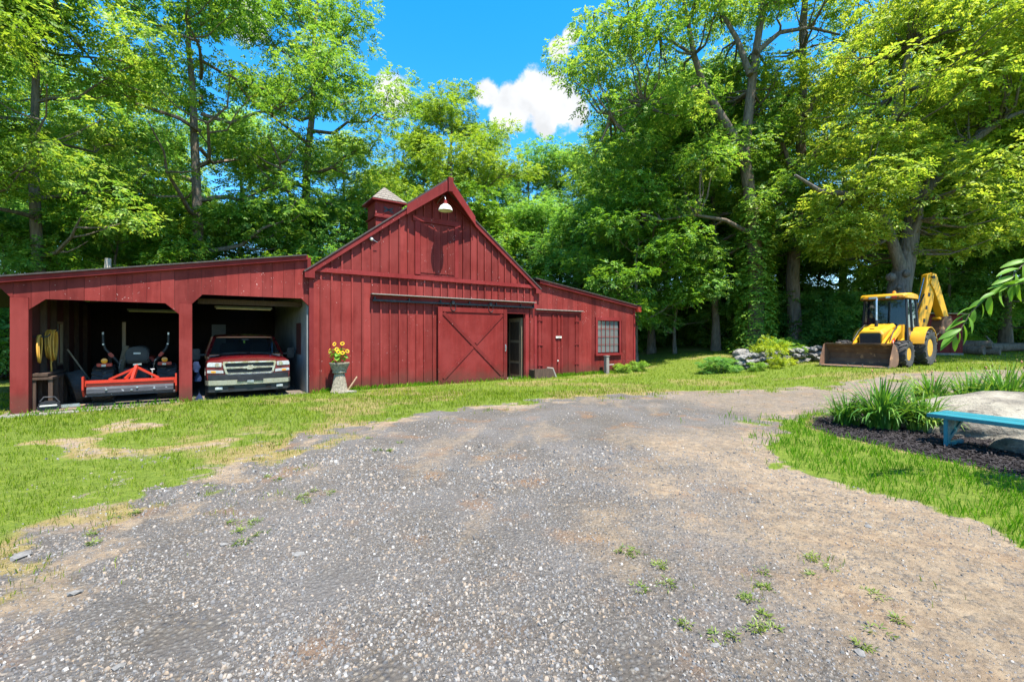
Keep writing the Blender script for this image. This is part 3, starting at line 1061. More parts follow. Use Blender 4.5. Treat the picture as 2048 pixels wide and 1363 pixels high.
def lbot(s):
    if s < -5.96:
        return lz(s) - .24
    for (a, za), (b, zb) in zip(PROF, PROF[1:]):
        if a <= s <= b:
            return za + (zb - za) * (s - a) / (b - a + 1e-9)
    return 2.39


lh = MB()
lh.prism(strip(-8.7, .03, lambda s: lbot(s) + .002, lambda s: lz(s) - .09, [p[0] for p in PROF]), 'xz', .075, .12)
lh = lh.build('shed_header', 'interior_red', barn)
s = -8.7
while s < .03:
    s1 = min(s + .262 + rnd.uniform(-.02, .02), .035)
    if .035 - s1 < .1:
        s1 = .035
    y0 = rnd.uniform(.032, .044)
    MB().prism(strip(s + .0025, s1 - .0025, lbot, lambda q: lz(q) - .07, [p[0] for p in PROF]), 'xz', y0, .073).build('board', 'red', lh)
    s = s1
for a, b, t in ((-5.80, -5.53, 2.415), (-2.97, -2.71, 2.405), (-8.66, -8.4, 2.2)):
    MB().box(a, b, .0, .26, -.12, t).build('post', 'red', barn, .006)
MB().box(-.02, .05, .04, .12, -.1, 2.39).build('post', 'red_trim', barn, .003)
MB().prism(strip(-8.8, -.1, lambda s: lz(s) - .02, lambda s: lz(s) + .012), 'xz', -.10, 7.2).build('roof', 'asphalt_roof', barn)
MB().prism(strip(-8.78, -.06, lambda s: lz(s) - .135, lambda s: lz(s) - .022), 'xz', -.06, .03).build('fascia', 'red_trim', barn, .003)
# garage walls, beams and floor
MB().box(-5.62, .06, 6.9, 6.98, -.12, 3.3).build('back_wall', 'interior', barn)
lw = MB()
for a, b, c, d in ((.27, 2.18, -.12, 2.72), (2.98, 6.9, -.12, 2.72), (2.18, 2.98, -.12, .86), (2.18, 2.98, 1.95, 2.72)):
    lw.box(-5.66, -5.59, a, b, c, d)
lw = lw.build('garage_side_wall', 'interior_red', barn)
wf = MB()
for a, b, c, d in ((2.12, 2.20, .84, 1.98), (2.94, 3.02, .84, 1.98), (2.2, 2.94, 1.92, 1.98), (2.2, 2.94, .84, .90)):
    wf.box(-5.60, -5.55, a, b, c, d)
wf = wf.build('window', 'pale_wood', barn, .003)
MB().box(-5.63, -5.625, 2.2, 2.94, .9, 1.92).build('pane', 'glass_clear', wf)
for d in (1.1, 1.95, 3.2, 4.4, 5.6):
    MB().box(-5.585, -5.48, d, d + .1, -.1, 2.6).build('stud', 'dark_wood', barn, .003)
MB().box(-5.59, -5.30, .30, 1.90, .72, .78).build('wall_shelf', 'dark_wood', barn, .004)
MB().box(-.06, .0, .14, 6.9, -.12, 3.4).build('garage_side_wall', 'white_panel', barn)
MB().box(-.085, -.062, 1.0, 1.7, 1.05, 2.0).build('dark_panel', 'interior_red', barn, .003)
for d in (.9, 2.2, 3.6, 5.0, 6.2):
    MB().bar((-5.5, d, lz(-5.5) - .16), (-.1, d, lz(-.1) - .16), .05, .16).build('rafter', 'pale_wood', barn, .003)
MB().box(-2.92, -2.76, .3, 6.8, 2.42, 2.60).build('beam', 'dark_wood', barn, .004)
for d in (2.4, 4.6):
    MB().box(-2.92, -2.78, d, d + .14, -.1, 2.42).build('stud', 'dark_wood', barn, .003)
MB().box(-2.6, -.1, .75, .85, 2.46, 2.60).build('beam', 'dark_wood', barn, .004)
fl = MB().box(-5.9, .02, -.06, 6.9, -.2, -.02).build('garage_floor', 'floor_dirt', barn)
MB().box(-5.95, -3.0, -.16, -.062, -.25, -.03).build('threshold', 'concrete', barn, .008)
MB().box(-2.2, -1.75, 6.84, 6.88, .2, 2.05).build('pale_sheet', 'white_panel', barn, .003)
MB().box(-4.36, -4.28, 3.0, 3.06, .3, 2.0).build('pale_batten', 'pale_wood', barn, .003)
# closing walls of the main barn
MB().prism([(0, -.1), (GW, -.1), (GW, EVZ - .05), (APX, APZ - .05), (0, EVZ - .05)], 'xz', 8.9, 8.98).build('back_wall', 'red', barn)
MB().box(8.05, 8.12, .1, 8.9, -.1, 3.5).build('side_wall', 'interior', barn)
MB().box(.01, .07, 6.98, 8.9, -.1, 3.5).build('side_wall', 'red', barn)

# cupola on the ridge
CD = 5.6
cup = MB().box(APX - .55, APX + .55, CD - .55, CD + .55, 6.0, 7.42).build('cupola', 'red', barn, .006)
cb = MB()
cb.box(APX - .62, APX + .62, CD - .62, CD + .62, 6.62, 6.70)
cb.build('base_trim', 'red_trim', cup, .006)
for sg in (-1, 1):
    MB().box(APX + sg * .55 - .03, APX + sg * .55 + .03, CD - .585, CD - .552, 6.7, 7.36).build('corner_trim', 'red_trim', cup, .003)
for a in (-1, 1):
    MB().bar((APX - .2, CD - .5565, 7.0 + a * .09), (APX + .2, CD - .5565, 7.0 - a * .09), .008, .07, up=(0, 0, 1)).build('cross_vent', 'black', cup)
MB().tube([(APX - .25, CD - .556, 6.78), (APX - .12, CD - .556, 6.86), (APX + .12, CD - .556, 6.86), (APX + .25, CD - .556, 6.78)], .012, 6).build('arched_trim', 'red_trim', cup)
CE, CR = .74, 8.10
MB().add([(APX - CE, CD - CE, 7.36), (APX + CE, CD - CE, 7.36), (APX + CE, CD + CE, 7.36), (APX - CE, CD + CE, 7.36), (APX, CD, CR)],
         [(3, 2, 1, 0), (0, 1, 4), (1, 2, 4), (2, 3, 4), (3, 0, 4)]).build('cupola_roof', 'dark_wood', cup)
MB().box(APX - CE - .01, APX + CE + .01, CD - CE - .01, CD + CE + .01, 7.30, 7.357).build('soffit', 'red_trim', cup, .004)
ROWS = 6
for side in range(4):
    q = Matrix.Translation((APX, CD, 0)) @ Matrix.Rotation(side * math.pi / 2, 4, 'Z')
    for r in range(ROWS):
        t0, t1 = r / ROWS, min(1.0, (r + 1.25) / ROWS)
        w0 = CE * (1 - t0)
        n = max(1, int(round(w0 * 2 / .20)))
        for k in range(n):
            u0, u1 = -1 + 2 * k / n + .012, -1 + 2 * (k + 1) / n - .012
            jr = rnd.uniform(-.012, .012)

            def pt(u, t, lift):
                w = CE * (1 - t)
                return q @ Vector((u * w, -w - .0, 7.36 + (CR - 7.36) * t + lift))
            l0, l1 = .034 + rnd.uniform(0, .012), .012
            a = [pt(u0, t0 + jr, l0), pt(u1, t0 + jr, l0), pt(u1, min(t1, .995), l1), pt(u0, min(t1, .995), l1)]
            b = [pt(u0, t0 + jr, l0 - .02), pt(u1, t0 + jr, l0 - .02), pt(u1, min(t1, .995), l1 - .01), pt(u0, min(t1, .995), l1 - .01)]
            MB().add(a + b, [(0, 1, 2, 3), (7, 6, 5, 4), (0, 4, 5, 1), (1, 5, 6, 2), (2, 6, 7, 3), (3, 7, 4, 0)]).build('shingle', 'shingle', cup)

# gooseneck lamp under the hood
lamp = thing('barn_lamp', 'white enamel gooseneck lamp hanging under the peak of the barn hood', 'lamp', B(3.93, 0, 0), BROT)
MB().tube([(.0, -.0, 6.02), (0, -.22, 6.12), (0, -.42, 6.16), (0, -.58, 6.12), (0, -.62, 6.0), (0, -.62, 5.84)], .018, 8).build('arm', 'steel', lamp, smooth=60)
MB().lathe([(.05, 5.98), (.055, 5.90), (.07, 5.84)], 16, (0, -.62, 0)).build('socket', 'red_trim', lamp, smooth=40)
MB().lathe([(.06, 5.86), (.11, 5.83), (.17, 5.78), (.215, 5.70), (.228, 5.64), (.218, 5.64), (.205, 5.70), (.16, 5.765), (.1, 5.81), (.0, 5.83)], 32, (0, -.62, 0)).build('shade', 'white', lamp, smooth=50)
MB().lathe([(0, 5.82), (.035, 5.80), (.05, 5.74), (.035, 5.69), (0, 5.675)], 16, (0, -.62, 0)).build('bulb', 'tube', lamp, smooth=60)


# ---------------------------------------------------------------- wheels
def wheel(parent, cx, cy, cz, r, w, out, rim_mat='steel', rim_r=.58, lugs=0, name='wheel', lug_h=.045, dish=.3):
    """tyre of a wheel turning about x, rim facing the side 'out'; lugs = chevron bars"""
    rr = r * rim_r
    h = w / 2
    prof = [(rr, -h * .80), (rr + (r - rr) * .35, -h), (r * .93, -h * .97), (r, -h * .72), (r * 1.005, 0), (r, h * .72), (r * .93, h * .97), (rr + (r - rr) * .35, h), (rr, h * .80)]
    m = MB().lathe(prof, 40, (0, 0, 0), 'x', close=True)
    if lugs:
        for k in range(lugs):
            for sg in (-1, 1):
                a = 2 * math.pi * (k + (.5 if sg > 0 else 0)) / lugs
                da = 2 * math.pi / lugs * .9
                p = Vector((sg * h * .02, r * 1.0 * math.cos(a + da * .7), r * 1.0 * math.sin(a + da * .7)))
                q = Vector((sg * h * .98, r * .965 * math.cos(a), r * .965 * math.sin(a)))
                m.bar(p, q, .045 * r / .6, lug_h * 1.6, up=((p + q) / 2).normalized() * 1.0 if False else Vector((0, (p.y + q.y) / 2, (p.z + q.z) / 2)).normalized())
    else:
        for k in range(44):
            a = 2 * math.pi * k / 44
            for sg in (-1, 1):
                p = Vector((sg * h * .25, r * math.cos(a), r * math.sin(a)))
                q = Vector((sg * h * .86, r * .985 * math.cos(a + .05), r * .985 * math.sin(a + .05)))
                m.bar(p, q, .022, .018, up=Vector((0, math.cos(a), math.sin(a))))
    o = m.build(name, 'rubber', parent, smooth=35, loc=(cx, cy, cz))
    f = h * .80 * out
    i = h * .80 * out * (1 - dish * 2)
    MB().lathe([(rr * 1.02, f), (rr * .94, f), (rr * .86, f * .8), (rr * .78, i), (rr * .35, i), (rr * .33, i + .05 * out), (rr * .12, i + .06 * out), (0, i + .06 * out)], 32, (0, 0, 0), 'x').build('rim', rim_mat, o, smooth=35)
    nb = MB()
    for k in range(6):
        a = k * math.pi / 3
        nb.lathe([(.016, i), (.016, i + .025 * out), (0, i + .025 * out)], 6, (0, rr * .55 * math.cos(a), rr * .55 * math.sin(a)), 'x')
    nb.build('wheel_nuts', 'metal_dark', o)
    return o


# ---------------------------------------------------------------- pickup truck in the right bay
def mirror_ring(half, y):
    """half outline from bottom right over the top to the middle -> closed ring"""
    r = [(x, y, z) for x, z in half]
    l = [(-x, y, z) for x, z in reversed(half) if x > 1e-6]
    return r + l


truck = thing('pickup_truck', 'dark red pickup truck with chrome grille parked nose out in the garage bay', 'truck', B(-1.46, .02, -.02), BROT)
t = truck
rings = []
for y, dz, hx, nose in ((.10, 0, .0, .0), (.14, .015, .012, 0), (.32, .03, .02, 0), (.75, .065, .02, 0), (1.28, .10, .0, 0)):
    half = [(.86 + hx, .45), (.935 + hx, .50), (.955 + hx, .66), (.955 + hx, .84 + dz * .5), (.93 + hx, .945 + dz * .6), (.86, .985 + dz), (.68, .995 + dz), (.60, 1.02 + dz), (.30, 1.04 + dz), (0, 1.045 + dz)]
    rings.append(mirror_ring(half, y))
MB().loft(rings).build('hood', 'truck_red', t, smooth=40)
cab = MB()
half = [(.90, .35), (.96, .5), (.965, .9), (.93, 1.11)]
cab.loft([[(x, y, z) for x, z in half] + [(-x, y, z) for x, z in reversed(half)] for y in (1.282, 2.2, 3.5)])
cab.build('cab', 'truck_red', t, smooth=40)
bed = MB()
half = [(.90, .35), (.97, .5), (.97, 1.05), (.93, 1.12)]
bed.loft([[(x, y, z) for x, z in half] + [(-x, y, z) for x, z in reversed(half)] for y in (3.52, 4.6, 5.6)])
bed.build('truck_bed', 'truck_red', t, smooth=40)
# roof and pillars
W0, W1 = (.895, 1.27, 1.12), (.735, 1.86, 1.575)
rf = MB()
rr_ = []
for y, z, hw, th in ((1.80, 1.575, .72, .035), (1.92, 1.60, .75, .06), (2.4, 1.615, .77, .07), (3.2, 1.60, .76, .06), (3.35, 1.58, .74, .04)):
    half = [(hw, z), (hw - .04, z + th * .7), (hw * .6, z + th), (0, z + th * 1.1)]
    rr_.append(mirror_ring(half, y))
rf.loft(rr_).build('roof', 'truck_red', t, smooth=40)
for sg in (-1, 1):
    MB().bar((sg * .92, 1.25, 1.08), (sg * .745, 1.85, 1.60), .06, .07).build('pillar', 'truck_red', t, .012)
    MB().bar((sg * .93, 2.45, 1.08), (sg * .765, 2.45, 1.60), .07, .08).build('pillar', 'truck_red', t, .01)
    MB().bar((sg * .93, 3.45, 1.08), (sg * .755, 3.32, 1.60), .09, .1).build('pillar', 'truck_red', t, .01)
    MB().add([(sg * .915, 1.32, 1.12), (sg * .915, 2.42, 1.12), (sg * .76, 2.42, 1.575), (sg * .755, 1.88, 1.575)], [(0, 1, 2, 3)]).build('side_window', 'glass_dark', t)
ws = MB()
n = 8
for k in range(n + 1):
    u = -1 + 2 * k / n
    b = .10 * u * u
    ws.v += [(u * .885, 1.235 + b, 1.115 - .01 * u * u), (u * .725, 1.80 + b * .6, 1.578)]
ws.f = [(2 * k, 2 * k + 2, 2 * k + 3, 2 * k + 1) for k in range(n)]
ws = ws.build('windshield', 'glass_dark', t, smooth=60)
MB().box(-.09, .09, 1.66, 1.68, 1.50, 1.54).build('rear_mirror', 'black', ws, .008)
MB().box(-.05, -.01, 1.60, 1.61, 1.42, 1.49).build('green_tag', M['leaf_vine'], ws)
MB().box(.55, .80, 1.385, 1.39, 1.12, 1.15).build('sticker', 'white', ws) if False else None
MB().bar((-.6, 1.27, 1.135), (.0, 1.245, 1.15), .015, .015).build('wiper', 'black', ws)
MB().bar((.1, 1.245, 1.15), (.7, 1.30, 1.135), .015, .015).build('wiper', 'black', ws)
MB().box(-.85, .85, 1.45, 1.9, .95, 1.13).build('dashboard', 'black', t, .03)
for sx in (-.4, .4):
    MB().box(sx - .22, sx + .22, 2.1, 2.25, .8, 1.42).build('seat', 'black', t, .05)
# grille
gr_ = MB()
o_ = [(-.60, .96), (.60, .96), (.615, .90), (.555, .66), (.50, .625), (-.50, .625), (-.555, .66), (-.615, .90)]
i_ = [(-.555, .92), (.555, .92), (.565, .89), (.51, .685), (.475, .665), (-.475, .665), (-.51, .685), (-.565, .89)]
no = len(o_)
gr_.add([(x, .045, z) for x, z in o_] + [(x, .045, z) for x, z in i_] + [(x, .12, z) for x, z in o_] + [(x, .12, z) for x, z in i_],
        [(k, (k + 1) % no, no + (k + 1) % no, no + k) for k in range(no)] + [(2 * no + k, 2 * no + (k + 1) % no, (k + 1) % no, k) for k in range(no)] + [(no + k, no + (k + 1) % no, 3 * no + (k + 1) % no, 3 * no + k) for k in range(no)])
gr_ = gr_.build('grille', 'chrome', t, .006)
MB().box(-.545, .545, .05, .085, .775, .825).build('grille_bar', 'chrome', gr_, .008)
MB().prism(i_, 'xz', .095, .11).build('grille_mesh', 'black', gr_)
for z in (.69, .71, .73, .75, .85, .87, .89):
    MB().box(-.54 if z > .7 else -.5, .54 if z > .7 else .5, .085, .094, z - .004, z + .004).build('grille_slat', 'metal_dark', gr_)
# cross-shaped maker's emblem in the middle of the bar
em = [(-.16, .77), (-.14, .83), (-.065, .83), (-.05, .855), (.07, .855), (.06, .83), (.16, .83), (.14, .77), (.065, .77), (.05, .745), (-.07, .745), (-.06, .77)]
MB().prism(em, 'xz', .028, .05).build('emblem', 'chrome', gr_, .004)
for sg in (-1, 1):
    hl = MB().prism([(sg * .63, .935), (sg * .92, .95), (sg * .945, .90), (sg * .945, .835), (sg * .64, .825)], 'xz', .075, .13).build('headlight', 'lens', t, .008)
    MB().lathe([(.05, 0), (.03, .02), (0, .03)], 12, (sg * .73, .062, .88), 'y').build('reflector', 'chrome', hl, smooth=40)
    tsig = MB().prism([(sg * .60, .735), (sg * .94, .755), (sg * .945, .68), (sg * .59, .655)], 'xz', .075, .13).build('turn_signal', 'lens', t, .006)
    MB().prism([(sg * .76, .725), (sg * .86, .73), (sg * .86, .685), (sg * .76, .68)], 'xz', .069, .074).build('amber_lens', 'amber', tsig)
    MB().box(sg * .83 - .12, sg * .83 + .12, .09, .14, .76, .822).build('headlight_trim', 'truck_red', t, .008)
# bumper in three bands
bp = []
for sx, y in ((-1, .22), (-.93, .06), (-.6, -.03), (0, -.06), (.6, -.03), (.93, .06), (1, .22)):
    bp.append((sx * .985, y))


def band(z0, z1, off, mat, name, parent, bev=.008):
    m = MB()
    rings = [[(x, y + off, z0), (x, y + off, z1), (x, y + off + .12, z1), (x, y + off + .12, z0)] for x, y in bp]
    return m.loft(rings).build(name, mat, parent, bev, smooth=30)


bm_ = band(.49, .625, .01, 'metal_dark', 'bumper', t)
band(.36, .487, -.012, 'tan_plastic', 'bumper_strip', bm_)
band(.18, .357, .035, 'black', 'valance', bm_)
MB().box(-.30, .30, -.085, -.03, .44, .49).build('bumper_notch', 'metal_dark', bm_, .01)
MB().box(-.075, .075, -.10, -.086, .41, .47).build('bumper_badge', 'steel', bm_, .006)
for sg in (-1, 1):
    MB().box(sg * .69 - .085, sg * .69 + .085, .0, .035, .245, .315).build('fog_lamp', 'lens', bm_, .012)
    MB().box(sg * .42 - .07, sg * .42 + .07, -.012, .02, .24, .32).build('tow_hook_slot', 'interior', bm_, .006)
    mr_ = MB().box(sg * 1.19 - .10, sg * 1.19 + .10, 1.50, 1.58, .96, 1.27).build('mirror', 'black', t, .025)
    MB().bar((sg * .93, 1.52, 1.10), (sg * 1.10, 1.53, 1.10), .04, .05).build('mirror_arm', 'black', mr_)
    MB().prism([(.55 + .48 * math.cos(R(a)) + .45, .36 + .47 * math.sin(R(a))) for a in range(0, 181, 15)], 'yz', sg * .94, sg * .985).build('wheel_arch', 'black', t)
    for yy in (.98, 4.6):
        wheel(t, sg * .84, yy, .355, .365, .27, sg, 'steel', .6)
MB().box(-.80, .80, .25, 5.4, .28, .5).build('chassis', 'black', t, .02)

# ---------------------------------------------------------------- small orange tractor in the left bay
tr = thing('tractor', 'small orange red tractor seen from behind with grading box blade', 'tractor', B(-3.88, .30, -.02), BROT)
for sg in (-1, 1):
    wheel(tr, sg * .62, 1.0, .42, .42, .40, sg, 'orange', .5, 16)
    wheel(tr, sg * .48, 2.5, .28, .28, .24, sg, 'orange', .5, 14)
    fd = MB()
    arc = [(1.0 + .49 * math.cos(R(a)), .44 + .47 * math.sin(R(a))) for a in range(15, 121, 15)]
    arc2 = [(1.0 + .455 * math.cos(R(a)), .44 + .435 * math.sin(R(a))) for a in range(120, 14, -15)]
    fd.prism(arc + arc2, 'yz', sg * .40, sg * .80)
    fd = fd.build('fender', 'black', tr, .006)
    lp = MB().lathe([(0, 0), (.055, -.0), (.065, -.03), (.06, -.06), (0, -.07)], 16, (sg * .58, .70, 1.02), 'y').build('tail_lamp', 'amber', tr, smooth=40)
    MB().box(sg * .58 - .14, sg * .58 + .14, .66, .80, .88, .96).build('lamp_bracket', 'orange', tr, .01)
    MB().box(sg * .58 - .05, sg * .58 + .03, .64, .665, .88, .93).build('reflector', 'lens', lp, .004)
    # folded roll bar arm
    pts = [(sg * .33, 1.0, .88), (sg * .40, .97, 1.02), (sg * .50, .95, 1.16), (sg * .60, .94, 1.30), (sg * .64, .94, 1.48), (sg * .645, .94, 1.66)]
    rb_ = MB().tube(pts, [.032, .032, .03, .03, .028, .026], 10).build('roll_bar', 'black', tr, smooth=60)
    MB().bar((sg * .455, .955, 1.10), (sg * .53, .948, 1.20), .08, .08).build('bar_joint', 'orange', rb_, .01)
    MB().lathe([(.02, 0), (.02, -.05), (0, -.05)], 8, (sg * .63, .92, 1.42), 'y').build('bar_bolt', 'steel', rb_)
    MB().lathe([(.022, 0), (.022, .06), (0, .06)], 8, (sg * .645, .94, 1.66), 'z').build('bar_cap', 'steel', rb_)
    MB().bar((sg * .42, .6, .42), (sg * .36, .02, .38), .05, .07).build('lift_arm', 'black', tr, .006)
MB().prism([(.75, .35), (.75, .80), (1.3, .82), (1.9, .95), (2.9, .92), (3.0, .5), (2.6, .35)], 'yz', -.26, .26).build('body', 'metal_dark', tr, .03)
MB().prism([(1.9, .78), (1.9, 1.05), (2.4, 1.08), (2.95, 1.0), (3.05, .8)], 'yz', -.28, .28).build('engine_hood', 'orange', tr, .04)
st = MB()
st.loft([[(x, y, z) for x, z in ((-.22, .98), (.22, .98), (.24, 1.15), (.20, 1.30), (.12, 1.35), (-.12, 1.35), (-.20, 1.30), (-.24, 1.15))] for y in (1.02, 1.10, 1.16)])
st = st.build('seat', 'black', tr, .03, smooth=50)
MB().box(-.24, .24, 1.16, 1.6, .92, 1.02).build('cushion', 'black', st, .03)
MB().box(-.07, .07, 1.008, 1.018, 1.16, 1.20).build('seat_mark', 'white', st)
MB().tube([(.18 * math.cos(R(a)), 1.85 + .06 * math.sin(R(a)), 1.2 + .16 * math.sin(R(a))) for a in range(0, 361, 20)], .016, 8).build('steering_wheel', 'black', tr, smooth=60)
for x, z in ((.34, .98), (-.34, .98), (.5, .97)):
    MB().tube([(x, .95, .8), (x + .02, .92, z), (x + .06, .90, z + .05)], .012, 6).build('lever', 'steel', tr)
bl = MB().box(-.82, .82, -.03, .06, .46, .60).build('blade', 'orange', tr, .008)
MB().box(-.80, .80, -.055, -.032, .535, .55).build('blade_rib', 'orange', bl, .003)
MB().prism([(-.035, .455), (-.06, .40), (-.06, .31), (-.02, .25), (.0, .26), (-.035, .32), (-.035, .40), (-.02, .455)], 'yz', -.79, .79).build('blade_plate', 'blade_steel', bl, .004)
MB().box(-.82, .82, -.02, .45, .235, .25).build('blade_skid', 'blade_steel', bl, .003)
for sg in (-1, 1):
    MB().prism([(-.12, .40), (-.12, .70), (-.02, .70), (.10, .62), (.48, .52), (.48, .25), (.0, .24)], 'yz', sg * .825, sg * .86).build('end_plate', 'orange', bl, .004)
for p in ((-.45, .40), (.0, .37), (.1, .42), (.42, .38)):
    MB().lathe([(.022, 0), (.022, -.02), (0, -.024)], 8, (p[0], -.06, p[1] - .02), 'y').build('bolt', 'steel', bl)
ar = MB().bar((-.42, .04, .60), (.06, .22, .86), .035, .05).build('hitch_frame', 'orange', tr, .005)
MB().bar((.50, .04, .60), (.08, .22, .86), .035, .05).build('hitch_strut', 'orange', ar, .005)
MB().bar((.0, .06, .58), (.07, .24, .92), .06, .08).build('hitch_strut', 'orange', ar, .005)
MB().bar((-.13, .06, .60), (.05, .20, .84), .05, .06).build('hitch_strut', 'orange', ar, .005)
MB().bar((.0, .22, .93), (.16, .22, .94), .04, .04).build('hitch_pin', 'steel', ar, .004)
MB().bar((.07, .24, .88), (.0, .8, .70), .04, .04).build('top_link', 'steel', tr, .004)
MB().tube([(.36, .16, .60), (.37, .16, .80), (.33, .16, .81), (.41, .16, .81)], .015, 8).build('jack_handle', 'steel', tr)

# ---------------------------------------------------------------- things kept in the bays
def coil(name, label, d, z0, hw, hh, loops, tail):
    root = thing(name, label, 'hose', B(-5.50, d, 0), BROT)
    rnd2 = random.Random(loops)
    m = MB()
    for k in range(loops):
        pts = []
        a, b = hw * rnd2.uniform(.55, 1.0), hh * rnd2.uniform(.78, 1.0)
        off = rnd2.uniform(-.05, .05)
        xo = .02 + .012 * k
        for i in range(29):
            th = 2 * math.pi * i / 28
            yy = a * math.sin(th) * (0.55 + .45 * (1 - math.cos(th)) / 2 + .1)
            zz = z0 - b * (1 - math.cos(th)) + off * math.sin(th / 2)
            pts.append((xo + .01 * math.sin(2 * th), yy + off * (1 - math.cos(th)) / 2, zz))
        m.tube(pts, .016, 7)
    m.build('coils', 'hose', root, smooth=60)
    if tail:
        MB().tube([(.10, -.12, z0 - .4), (.11, -.16, z0 - .8), (.12, -.15, z0 - 1.05), (.13, -.12, z0 - 1.28)], .017, 7).build('tail', 'hose', root, smooth=60)
        MB().tube([(.121, -.148, z0 - 1.05), (.127, -.13, z0 - 1.15)], .024, 8).build('coupling', 'black', root, smooth=50)
    MB().tube([(-.08, 0, z0 - .03), (.16, 0, z0 - .03), (.20, 0, z0 + .03)], .014, 6).build('hook', 'metal_dark', root)
    return root


coil('garden_hose', 'thick coil of yellow hose hanging on the garage side wall', 1.18, 1.74, .30, .36, 12, True)
coil('air_hose', 'loose thin loop of yellow hose hanging beside the garage post', .50, 1.62, .22, .30, 3, False)

ty = thing('spare_tyre', 'worn brown tyre leaning against the garage wall under the hoses', 'tyre', B(-4.98, 1.35, -.02), BROT + R(18))
w_ = wheel(ty, 0, 0, .39, .39, .30, 1, 'rust', .55)
w_.name = 'tyre'
w_.rotation_euler = (0, R(-14), 0)
tool = thing('long_handled_tool', 'long wooden handled shovel leaning in the garage corner', 'shovel', B(-4.80, 1.5, -.02), BROT)
MB().tube([(.22, -.05, .12), (-.42, .1, 1.30)], .018, 8).build('handle', 'pale_wood', tool)
MB().prism([(-.10, 0), (.10, 0), (.12, .2), (.04, .28), (-.04, .28), (-.12, .2)], 'xz', -.01, .01).build('blade', 'rust', tool, .003, loc=(.25, -.05, .0), rot=(0, R(-28), 0))
plank = thing('leaning_plank', 'bare wooden plank standing up behind the tractor tyre', 'plank', B(-4.30, 2.3, -.02), BROT)
MB().bar((-.15, 0, 0), (.05, .5, 1.35), .14, .03).build('board', 'pale_wood', plank, .003)
MB().bar((-.12, -.02, .02), (-.30, .5, 1.1), .06, .04).build('batten', 'dark_wood', plank, .003)
fb = thing('floor_boards', 'few loose boards lying on the garage floor before the tyre', 'boards', B(-4.95, .35, -.02), BROT)
MB().box(-.5, .15, -.30, -.18, .0, .025).build('board', M['pale_wood'], fb, .003, rot=(0, 0, R(6)))
MB().box(-.45, .55, -.05, .10, .0, .03).build('board', 'dark_wood', fb, .003, rot=(0, 0, R(12)))
MB().box(-.30, .75, .18, .34, .0, .03).build('board', 'pale_wood', fb, .003, rot=(0, 0, R(4)))
ps = thing('power_saw', 'grey and white power saw lying on the floor by the garage post', 'saw', B(-5.24, .12, -.02), BROT + R(12))
MB().loft([[(x, y, z) for x, z in ((-.17, .0), (.17, .0), (.19, .10), (.12, .20), (-.10, .22), (-.19, .12))] for y in (-.10, .10)]).build('body', 'metal_dark', ps, .03, smooth=50)
MB().box(-.15, .12, -.125, -.102, .10, .14).build('side_cover', 'white', ps, .01)
MB().tube([(-.14, 0, .20), (-.08, 0, .30), (.08, 0, .29), (.16, 0, .16)], .018, 8).build('handle', 'black', ps, smooth=60)
MB().box(.18, .48, -.015, .0, .04, .11).build('guide_bar', 'steel', ps, .006)
wk = thing('work_bench', 'rough dark wooden work bench along the garage side wall', 'bench', B(-5.40, 1.0, -.02), BROT)
MB().box(-.16, .18, -.72, .72, .66, .72).build('top', 'dark_wood', wk, .006)
for x in (-.12, .14):
    for y in (-.66, -.2, .25, .66):
        MB().box(x - .035, x + .035, y - .035, y + .035, 0, .66).build('leg', 'dark_wood', wk, .004)
sp2 = thing('stored_tyre', 'black tyre standing in the shade behind the middle garage post', 'tyre', B(-3.1, 1.9, -.02), BROT)
w2_ = wheel(sp2, 0, 0, .34, .34, .22, 1, 'metal_dark', .58)
w2_.name = 'tyre'
for nm, lab, s_, d_, z_ in (('shop_light', 'pale tube light hanging above the pickup truck', -1.5, 1.5, 2.40), ('shop_light', 'pale tube light hanging above the tractor', -3.55, 3.2, 2.33)):
    sl_ = thing(nm, lab, 'light', B(s_, d_, z_), BROT)
    MB().prism([(-.07, .0), (-.05, .06), (.05, .06), (.07, .0)], 'yz', -.72, .72).build('housing', 'white_panel', sl_, .004)
    for y in (-.03, .03):
        MB().tube([(-.68, y, -.012), (.68, y, -.012)], .014, 8).build('tube', 'tube', sl_)
    for x in (-.5, .5):
        MB().tube([(x, 0, .06), (x, 0, lz(s_ + x) - z_ - .05)], .006, 5).build('chain', 'metal_dark', sl_)
for k, (z_, dx, lab) in enumerate(((.72, .0, 'dark blue rag hung on the inside of the middle garage post'), (.48, .03, 'bright blue bag hung low on the middle garage post'), (.0, .06, 'blue bundle lying at the foot of the middle garage post'))):
    rg = MB()
    rn = random.Random(k + 40)
    rings = []
    for i in range(5):
        zz = i * .065
        w = .05 + .035 * math.sin(i * .8 + k) * (1 if k < 2 else 1.4)
        rings.append([(w * math.cos(a) * rn.uniform(.7, 1.15), .07 * math.sin(a) * rn.uniform(.7, 1.2), zz) for a in [2 * math.pi * j / 9 for j in range(9)]])
    rg = rg.loft(rings).build('blue_rag' if k == 0 else 'blue_bag', 'blue_cloth', smooth=50, loc=B(-2.63 + dx, .10 + .1 * k, z_ - .02), rot=(0, 0, BROT))
    tag(rg, lab, 'cloth')

